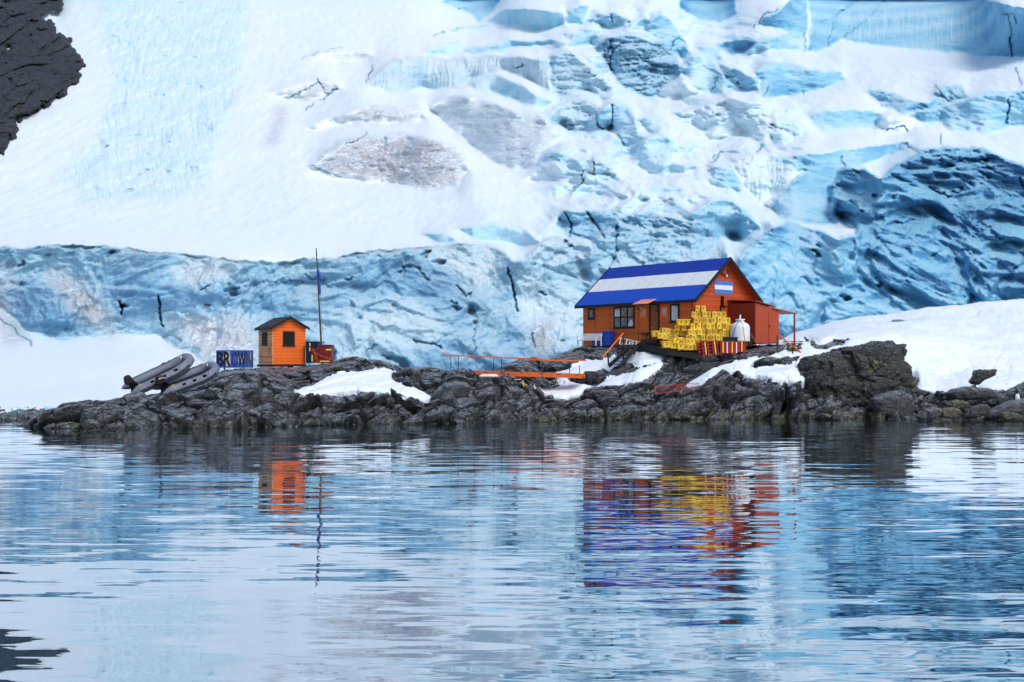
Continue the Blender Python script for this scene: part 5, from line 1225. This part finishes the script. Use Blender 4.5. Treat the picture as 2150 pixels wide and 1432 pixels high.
# ================================================================== footbridge
fb_ = empty('footbridge', P(1085, 790, 61), 0, 'orange steel footbridge with a thin handrail spanning the gap in the rocks', 'footbridge'); o_ = fb_.location
A0, A1 = P(953, 781, 61.8), P(1222, 789, 60.2)
dv_ = (A1-A0).normalized(); sd_ = Vector((-dv_.y, dv_.x, 0)).normalized()
def beam(off, h0, h1, w, name, mat, a=0, b=1):
    p = A0.lerp(A1, a)+sd_*off; q = A0.lerp(A1, b)+sd_*off
    mb = MB(); n = Vector((0, 0, 1)); s = sd_*w/2
    mb.add([tuple(v-o_) for v in (p-s+n*h0, q-s+n*h0, q+s+n*h0, p+s+n*h0, p-s+n*h1, q-s+n*h1, q+s+n*h1, p+s+n*h1)], [(0,3,2,1),(4,5,6,7),(0,1,5,4),(1,2,6,5),(2,3,7,6),(3,0,4,7)])
    return mb.build(name, mat, fb_)
beam(0, -.13, .10, .06, 'side_beam', M['orange_metal']); beam(.85, -.13, .10, .06, 'side_beam', M['orange_metal']); beam(.425, .0, .04, .77, 'deck', M['orange_metal'])
for k in range(14):
    t = (k+.5)/14; beam(.0, .03, .055, .066, 'slot', M['blacktrim'], t-.012, t+.012) if k % 2 else None
mb = MB(); c_ = A0.lerp(A1, .45)-o_; mb.box(c_.x-.35, c_.x+.1, c_.y-.05, c_.y+.05, c_.z-.26, c_.z-.132); mb.build('bracket', M['orange_metal'], fb_)
for px, top, bot, off in ((962.5, 746, 785, -.04), (1053, 751, 788, -.04), (1139, 757, 791, -.04), (1217, 767, 787, -.04), (946.5, 747, 779, .89), (1036, 751, 781, .89), (1196, 770, 785, .89)):
    Dd = (61.8 if px < 970 else 61.2 if px < 1060 else 60.7 if px < 1150 else 60.3)+off
    a = P(px, bot, Dd); b = P(px, top, Dd); MB().bar(a-o_, b-o_, .035).build('post', M['steel'], fb_)
def rail(pts, nm, dz=0):
    MB().tube([P(x, y, d)-o_ for x, y, d in pts], .028, 6).build(nm, M['orange_metal'], fb_)
rail([(926, 746.5, 61.8), (1000, 748, 61.4), (1053, 750.5, 61.15), (1100, 754.5, 60.9), (1139, 757, 60.66), (1180, 758.5, 60.5), (1216, 757, 60.3)], 'handrail')
rail([(936, 745, 62.7), (1036, 749.5, 62.1), (1100, 752, 61.9), (1160, 756.5, 61.6), (1231, 757.5, 61.3)], 'handrail')
mb = MB(); mb.m = Matrix.Rotation(R(4), 4, 'Z'); mb.box(-.5, .5, -.3, .3, 0, .16, .85, .05)
p = P(1026, 791, 58.6); z_ = ground(p.x, p.y+.3); tag(mb.build('polystyrene_block', paint('dirty_white', (.75, .70, .62), .8, .15, 4, .3, (.35, .28, .2)), loc=(p.x, p.y+.3, max(z_, p.z)-.03)), 'dirty white block lying on the rock below the footbridge', 'block')
e = empty('yellow_cross', P(1099, 809, 58.4), 0, 'bright yellow crossed marker boards below the footbridge', 'marker')
MB().bar((-.13, 0, .14), (.16, 0, .02), .05, .03).build('board', M['yellow_new'], e); MB().bar((.02, -.03, -.06), (-.02, -.03, .24), .05, .03).build('board', M['yellow_new'], e)
e = empty('lashing_strap', P(1090, 798, 58.6), 0, 'pale and blue strap dangling under the footbridge', 'strap'); o_ = e.location
MB().tube([P(1080, 797, 58.6)-o_, P(1087, 797, 58.6)-o_, P(1094, 796.5, 58.6)-o_], .02, 6).build('pale_webbing', M['tape'], e); MB().tube([P(1095, 797, 58.6)-o_, P(1096, 801, 58.6)-o_, P(1088, 806, 58.6)-o_], .022, 6).build('blue_webbing', M['bluestrap'], e)

# ================================================================== net panel and rope
nt_ = empty('net_panel', P(1430, 815, 61), 0, 'red lattice net panel wedged between rocks on the shore', 'net'); o_ = nt_.location
a, b, c, d = P(1374, 811, 60.4), P(1478, 803, 60.6), P(1474, 815, 60.2), P(1378, 827, 60.0)
mb = MB()
for p_, q_ in ((a, b), (d, c), (a, d), (b, c)): mb.tube([p_-o_, q_-o_], .016, 6)
mb.build('frame', M['net'], nt_)
mb = MB(); n = 15
for i in range(n):
    for s in (1, -1):
        t0_ = i/n; t1_ = t0_+s*2.0/n
        if 0 <= t1_ <= 1: mb.tube([a.lerp(b, t0_)-o_, d.lerp(c, t1_)-o_], .006, 4)
mb.build('mesh', M['net'], nt_)
mb = MB(); pts = [P(1318, 816, 60.6), P(1326, 812, 60.6), P(1338, 815, 60.5), P(1352, 806, 60.9), P(1362, 812, 60.8), P(1360, 826, 60.2), P(1370, 824, 60.2), P(1380, 812, 60.5)]
for v in pts: v.z += .03
mb.tube(pts, .022, 6); tag(mb.build('mooring_rope', M['ropew'], smooth=True), 'pale mooring rope looped over the rocks left of the net', 'rope')

# ================================================================== inflatable boats
def inflatable(loc, yaw, pitch, roll, L_, label, mark):
    e = empty('inflatable_boat', loc, 0, label, 'boat', 'inflatable boats hauled up on the rocks')
    e.rotation_euler = (Matrix.Rotation(yaw, 3, 'Z') @ Matrix.Rotation(-pitch, 3, 'Y') @ Matrix.Rotation(roll, 3, 'X')).to_euler()
    r = .235; hb = .70
    pts = []; rs = []
    side = [(-.42, .0, .015), (-.30, .0, .10), (-.12, .0, .18), (.05, .0, r), (L_*.35, .0, r), (L_*.65, .0, r), (L_*.84, .04, r), (L_*.95, .10, r*.98)]
    for x, z, q in side: pts.append((x, -hb+(.0 if x < L_*.6 else (x-L_*.6)**2*.26), r+z)); rs.append(q)
    nose = [(L_*1.03, -.34, r+.17, r*.95), (L_*1.05, 0, r+.20, r*.95), (L_*1.03, .34, r+.17, r*.95)]
    for x, y, z, q in nose: pts.append((x, y, z)); rs.append(q)
    for x, z, q in reversed(side): pts.append((x, hb-(.0 if x < L_*.6 else (x-L_*.6)**2*.26), r+z)); rs.append(q)
    MB().tube(pts, rs, 18).build('tube', M['tube'], e, True)
    for s in (-1, 1):
        q = [(x, s*(hb-(0 if x < L_*.6 else (x-L_*.6)**2*.26)+r*.98), r+z-.02) for x, z, w in side[2:]]
        MB().tube(q, .045, 6).build('rub_strake', M['rubber'], e)
        q = [(x, s*(hb-(0 if x < L_*.6 else (x-L_*.6)**2*.26)-.02), 2*r+z+.0) for x, z, w in side[3:]]
        MB().tube(q, .028, 6).build('top_strip', M['rubber'], e)
        ring = []
        for k in range(13):
            x = .35+(L_*.80-.35)*k/12; zz = .12*max(0, (x-L_*.55)/(L_*.25))**2 if x > L_*.55 else 0
            ring.append((x, s*(hb+r*.80-(0 if x < L_*.6 else (x-L_*.6)**2*.26)), r*1.5+zz+(-.07 if k % 2 else .03)))
        MB().tube(ring, .012, 5).build('grab_line', M['rubber'], e)
        for k in (2, 6, 10): MB().box(ring[k][0]-.09, ring[k][0]+.09, ring[k][1]-.02, ring[k][1]+.03, ring[k][2]-.06, ring[k][2]+.05).build('patch', M['rubber'], e)
        MB().lathe([(.05, 0), (.05, .03), (.02, .05)], n=10).build('valve', M['yellow_new'], e).location = (.12, s*hb-.05, 2*r-.02)
    MB().prism([(0, .10), (L_*.93, .20), (L_*.93, .26), (0, .16)], 'y', -hb+.08, hb-.08).build('floor', M['rubber'], e)
    mb = MB(); mb.prism([(.0, .1), (L_*.6, .0), (L_*.9, .22), (0, .13)], 'y', -.30, .30); mb.build('keel', M['rubber'], e)
    MB().box(.02, .08, -hb+.1, hb-.1, .1, .56).build('transom', M['rubber'], e)
    mt = MB().box(-.34, .08, -.17, .17, .50, .90, .72, .05).build('outboard_motor', M['rubber'], e); mt['label'] = 'black outboard motor' if not mark else 'black outboard motor with a red and white stripe'
    MB().box(-.19, -.05, -.07, .07, .0, .51, .9, .02).build('shaft', M['rubber'], mt)
    mb = MB(); mb.prism([(-.28, -.14), (.02, -.10), (.02, 0), (-.22, 0)], 'y', -.025, .025); mb.lathe([(.04, 0), (.05, .1), (.02, .2)], (-.2, 0, -.04), 8)
    for k in range(3):
        a_ = k*2.094; mb.box(-.32, -.28, math.cos(a_)*.08-.03, math.cos(a_)*.08+.03, math.sin(a_)*.08-.03-.02, math.sin(a_)*.08+.03-.02)
    mb.build('propeller', M['rubber'], mt)
    if mark:
        MB().box(-.22, .03, -.172, -.150, .74, .78).build('red_stripe', M['redcrate'], mt); MB().box(-.22, .03, -.168, -.145, .785, .81).build('white_stripe', M['white'], mt)
    MB().tube([(L_*.9, -.25, .62), (L_*.95, -.05, .66), (L_*.9, .25, .62)], .02, 6).build('bow_handle', M['white'], e)
    return e
# stern of the near tube at the photo's place; the far tube lies behind
def boat_at(px, py, D_, yaw, pitch, roll, L_, label, mark):
    Rm = Matrix.Rotation(yaw, 3, 'Z') @ Matrix.Rotation(-pitch, 3, 'Y') @ Matrix.Rotation(roll, 3, 'X')
    p = P(px, py, D_)-Rm @ Vector((-.42, -.70, .10)); return inflatable(p, yaw, pitch, roll, L_, label, mark)
boat_at(277, 832.5, 54.6, R(31), R(25), R(10), 2.70, 'grey inflatable boat, the far one, with a plain black outboard', False)
boat_at(343, 833, 54.2, R(37), R(19), R(10), 2.40, 'grey inflatable boat, the near one, with a red-striped black outboard', True)
mb = MB(); mb.tube([P(392, 783, 57.5), P(412, 787, 57.2), P(424, 789, 56.6)], .015, 5); tag(mb.build('painter_line', M['rubber']), 'thin dark line tied between the bows of the two boats', 'rope')

# ================================================================== boulders and floating stones
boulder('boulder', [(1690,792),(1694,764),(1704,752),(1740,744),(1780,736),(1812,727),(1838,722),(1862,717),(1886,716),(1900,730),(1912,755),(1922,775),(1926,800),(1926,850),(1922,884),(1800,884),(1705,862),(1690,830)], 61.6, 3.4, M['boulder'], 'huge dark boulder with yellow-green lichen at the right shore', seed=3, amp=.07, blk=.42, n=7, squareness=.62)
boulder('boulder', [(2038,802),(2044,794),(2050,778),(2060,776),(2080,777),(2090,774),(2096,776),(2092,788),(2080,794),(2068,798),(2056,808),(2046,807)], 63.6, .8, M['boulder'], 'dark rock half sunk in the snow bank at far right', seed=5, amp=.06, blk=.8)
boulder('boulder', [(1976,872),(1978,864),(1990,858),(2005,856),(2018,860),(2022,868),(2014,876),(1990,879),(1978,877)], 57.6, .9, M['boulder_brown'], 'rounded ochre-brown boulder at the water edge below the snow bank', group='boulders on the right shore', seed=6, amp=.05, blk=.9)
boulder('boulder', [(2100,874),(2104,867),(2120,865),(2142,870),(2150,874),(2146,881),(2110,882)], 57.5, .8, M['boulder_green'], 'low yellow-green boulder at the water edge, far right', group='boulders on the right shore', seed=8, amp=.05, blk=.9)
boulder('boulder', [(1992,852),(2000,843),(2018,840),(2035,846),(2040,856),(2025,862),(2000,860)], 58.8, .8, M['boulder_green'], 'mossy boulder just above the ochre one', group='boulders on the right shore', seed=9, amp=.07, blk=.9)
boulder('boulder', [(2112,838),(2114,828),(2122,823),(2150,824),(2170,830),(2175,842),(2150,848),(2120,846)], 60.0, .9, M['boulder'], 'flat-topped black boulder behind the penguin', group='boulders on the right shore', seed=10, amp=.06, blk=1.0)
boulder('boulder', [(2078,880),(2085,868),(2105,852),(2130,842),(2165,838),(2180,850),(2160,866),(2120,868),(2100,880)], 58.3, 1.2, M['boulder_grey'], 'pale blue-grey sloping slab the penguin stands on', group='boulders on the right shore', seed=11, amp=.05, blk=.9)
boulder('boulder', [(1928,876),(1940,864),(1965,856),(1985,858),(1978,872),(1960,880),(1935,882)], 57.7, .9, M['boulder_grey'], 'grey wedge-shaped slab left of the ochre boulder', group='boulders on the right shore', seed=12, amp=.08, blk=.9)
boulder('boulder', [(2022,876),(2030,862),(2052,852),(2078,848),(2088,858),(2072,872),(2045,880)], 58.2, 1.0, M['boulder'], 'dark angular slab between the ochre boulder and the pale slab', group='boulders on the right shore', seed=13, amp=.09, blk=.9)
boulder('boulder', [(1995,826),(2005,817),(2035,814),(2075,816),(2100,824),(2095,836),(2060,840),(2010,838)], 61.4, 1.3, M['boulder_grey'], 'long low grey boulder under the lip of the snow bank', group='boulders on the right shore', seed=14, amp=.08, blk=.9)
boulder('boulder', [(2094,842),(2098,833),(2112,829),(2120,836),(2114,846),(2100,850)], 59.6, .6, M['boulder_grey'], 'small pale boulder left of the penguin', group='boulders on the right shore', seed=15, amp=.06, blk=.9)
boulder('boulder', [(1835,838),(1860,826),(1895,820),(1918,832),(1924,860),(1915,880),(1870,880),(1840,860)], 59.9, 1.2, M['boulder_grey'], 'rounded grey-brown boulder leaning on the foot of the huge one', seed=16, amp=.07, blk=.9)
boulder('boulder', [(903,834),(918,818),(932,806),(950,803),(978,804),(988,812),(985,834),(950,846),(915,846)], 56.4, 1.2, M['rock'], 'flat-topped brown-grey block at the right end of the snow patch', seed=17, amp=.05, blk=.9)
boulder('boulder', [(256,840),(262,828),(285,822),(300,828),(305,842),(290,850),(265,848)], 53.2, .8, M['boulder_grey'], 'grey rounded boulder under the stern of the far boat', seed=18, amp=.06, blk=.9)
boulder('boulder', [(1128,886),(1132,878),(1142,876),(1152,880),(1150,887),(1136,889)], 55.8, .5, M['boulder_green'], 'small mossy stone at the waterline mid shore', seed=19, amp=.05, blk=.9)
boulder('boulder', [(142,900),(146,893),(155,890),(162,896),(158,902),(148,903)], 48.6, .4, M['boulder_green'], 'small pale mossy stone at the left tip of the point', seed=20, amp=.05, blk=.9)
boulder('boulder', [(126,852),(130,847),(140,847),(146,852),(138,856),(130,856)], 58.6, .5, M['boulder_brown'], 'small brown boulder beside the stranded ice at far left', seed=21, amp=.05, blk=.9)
def ice_mat():
    m, nt, b = nt_new('stranded_ice'); n = noise(nt, coords(nt), 3, 5); L(nt, ramp(nt, n.outputs[0], [(.35, (.30, .66, .76)), (.65, (.72, .88, .93))]), b.inputs['Base Color'])
    b.inputs['Roughness'].default_value = .3; L(nt, bump(nt, n.outputs[0], .8, .05), b.inputs['Normal']); return m
M['ice'] = ice_mat()
for k, (ol, lab) in enumerate((([(21,860),(24,855),(32,855),(37,859),(34,864),(26,865)], 'rounded lump of blue ice on the stones at far left'), ([(46,860),(50,856),(56,857),(58,860),(50,864)], 'small white lump of ice, second from the left edge'), ([(90,860),(92,854),(102,853),(118,858),(134,864),(110,865),(95,864)], 'long wedge of turquoise ice by the brown boulder'))):
    boulder('ice_block', ol, 57.6, .6, M['ice'], lab, 'ice block', 'ice blocks stranded on the left shore', seed=30+k, amp=.06, blk=.9, n=4)

# ================================================================== penguin
pg = empty('penguin', P(2135, 845, 59.2), R(0), 'small penguin with a white belly facing the water, on the pale slab', 'penguin')
MB().lathe([(.03, 0), (.10, .02), (.14, .12), (.145, .24), (.125, .36), (.085, .44), (.065, .48), (.075, .53), (.07, .59), (.04, .64), (.005, .655)], n=24).build('body', M['blacktrim'], pg, True)
bl_ = MB().lathe([(.03, .03), (.10, .05), (.128, .13), (.132, .24), (.115, .35), (.08, .42), (.02, .45)], n=24).build('belly', M['white'], pg, True); bl_.location = (0, -.028, 0)
for s in (-1, 1):
    MB().tube([(s*.12, 0, .40), (s*.18, 0, .30), (s*.19, .01, .16)], [.02, .03, .012], 8).build('flipper', M['blacktrim'], pg, True)
    MB().box(s*.06-.03, s*.06+.03, -.12, .02, -.03, .025, .8, .01).build('foot', M['orange_buoy'], pg)
MB().tube([(0, -.06, .57), (0, -.13, .56)], [.022, .006], 8).build('beak', M['orange_buoy'], pg)
MB().lathe([(.03, 0), (.045, .02), (.02, .04)], (0, 0, .60), 10).build('head_patch', M['white'], pg, True)
# ================================================================== water
def water_mat():
    m, nt, b = nt_new('cold_sea'); nt.nodes.remove(b); out = nt.nodes['Material Output']
    g = nt.nodes.new('ShaderNodeNewGeometry'); pos = g.outputs['Position']
    def layer(sx, sy, amp, seed, detail=2, rough=.5, rot=0):
        mp = nt.nodes.new('ShaderNodeMapping'); mp.inputs['Scale'].default_value = (sx, sy, 1); mp.inputs['Location'].default_value = (seed, seed*1.7, seed*.3)
        mp.inputs['Rotation'].default_value = (0, 0, R(rot))
        L(nt, pos, mp.inputs[0]); n = noise(nt, mp.outputs[0], 1.0, detail, rough, .3)
        v = nt.nodes.new('ShaderNodeVectorMath'); v.operation = 'SUBTRACT'; L(nt, n.outputs[1], v.inputs[0]); v.inputs[1].default_value = (.5, .5, .5)
        w = nt.nodes.new('ShaderNodeVectorMath'); w.operation = 'MULTIPLY'; L(nt, v.outputs[0], w.inputs[0]); w.inputs[1].default_value = (amp*.22, amp, 0)
        return w.outputs[0]
    ls = [layer(.09, .5, .026, 3.1, 1, rot=3), layer(.30, 1.6, .085, 9.2, 1, rot=-4), layer(.75, 3.9, .105, 17.7, 2, .55, rot=3), layer(1.5, 8, .022, 31.3, 2, .6)]
    # calm and rippled lanes
    mp = nt.nodes.new('ShaderNodeMapping'); mp.inputs['Scale'].default_value = (.03, .12, 1); L(nt, pos, mp.inputs[0])
    lane = noise(nt, mp.outputs[0], 1.0, 3, .6); lf = ramp(nt, lane.outputs[0], [(.38, .75), (.62, 1.2)])
    s = ls[0]
    for l in ls[1:]:
        a = nt.nodes.new('ShaderNodeVectorMath'); a.operation = 'ADD'; L(nt, s, a.inputs[0]); L(nt, l, a.inputs[1]); s = a.outputs[0]
    sc2 = nt.nodes.new('ShaderNodeVectorMath'); sc2.operation = 'SCALE'; L(nt, s, sc2.inputs[0]); L(nt, lf, sc2.inputs[3])
    ad = nt.nodes.new('ShaderNodeVectorMath'); ad.operation = 'ADD'; L(nt, sc2.outputs[0], ad.inputs[0]); ad.inputs[1].default_value = (0, 0, 1)
    no = nt.nodes.new('ShaderNodeVectorMath'); no.operation = 'NORMALIZE'; L(nt, ad.outputs[0], no.inputs[0]); nrm = no.outputs[0]
    gl = nt.nodes.new('ShaderNodeBsdfGlossy'); gl.inputs['Roughness'].default_value = .02; gl.inputs['Color'].default_value = (.90, .96, 1, 1); L(nt, nrm, gl.inputs['Normal'])
    df = nt.nodes.new('ShaderNodeBsdfDiffuse'); df.inputs['Color'].default_value = (.014, .055, .10, 1)
    fr = nt.nodes.new('ShaderNodeFresnel'); fr.inputs['IOR'].default_value = WATER_IOR; L(nt, nrm, fr.inputs['Normal'])
    mx = nt.nodes.new('ShaderNodeMixShader'); L(nt, math_(nt, 'ADD', fr.outputs[0], .30, True), mx.inputs[0]); L(nt, df.outputs[0], mx.inputs[1]); L(nt, gl.outputs[0], mx.inputs[2])
    L(nt, mx.outputs[0], out.inputs[0]); return m
WATER_IOR = 2.2
w = MB(); w.add([(-900, -60, 0), (900, -60, 0), (900, 140, 0), (-900, 140, 0)], [(0, 1, 2, 3)])
tag(w.build('water', water_mat()), 'calm rippled sea mirroring the huts and the glacier', kind='structure')
# ================================================================== light and camera
wd = bpy.data.worlds.new('World'); sc.world = wd; wd.use_nodes = True
nt = wd.node_tree; sky = nt.nodes.new('ShaderNodeTexSky'); sky.sky_type = 'NISHITA'; sky.sun_disc = False
SUN_EL, SUN_AZ = 50.0, 142.0      # azimuth from +Y (away from the camera), negative to the left
sky.sun_elevation = R(SUN_EL); sky.sun_rotation = R(SUN_AZ)
sky.air_density = 1.0; sky.dust_density = 1.2; sky.ozone_density = 1.0
nt.links.new(sky.outputs[0], nt.nodes['Background'].inputs[0]); nt.nodes['Background'].inputs[1].default_value = .13
sd = bpy.data.lights.new('sun', 'SUN'); sd.energy = 1.5; sd.angle = R(25); sd.color = (1.0, .97, .92)
so = bpy.data.objects.new('sun', sd); COL.objects.link(so)
dv = Vector((math.sin(R(SUN_AZ))*math.cos(R(SUN_EL)), math.cos(R(SUN_AZ))*math.cos(R(SUN_EL)), math.sin(R(SUN_EL))))
so.rotation_euler = dv.to_track_quat('Z', 'Y').to_euler()
cd = bpy.data.cameras.new('camera'); cam = bpy.data.objects.new('camera', cd); COL.objects.link(cam); sc.camera = cam
cam.location = (0, 0, CAMH); cam.rotation_euler = (R(90), 0, 0)
cd.sensor_width = 36; cd.lens = 36*F/2150; cd.shift_y = (HY-716)/2150; cd.clip_end = 5000; cd.clip_start = .1
sc.view_settings.view_transform = 'Standard'; sc.view_settings.look = 'None'; sc.view_settings.exposure = 0.28; sc.view_settings.gamma = 1
sc.render.engine = 'CYCLES'; sc.cycles.use_denoising = True; sc.cycles.max_bounces = 6
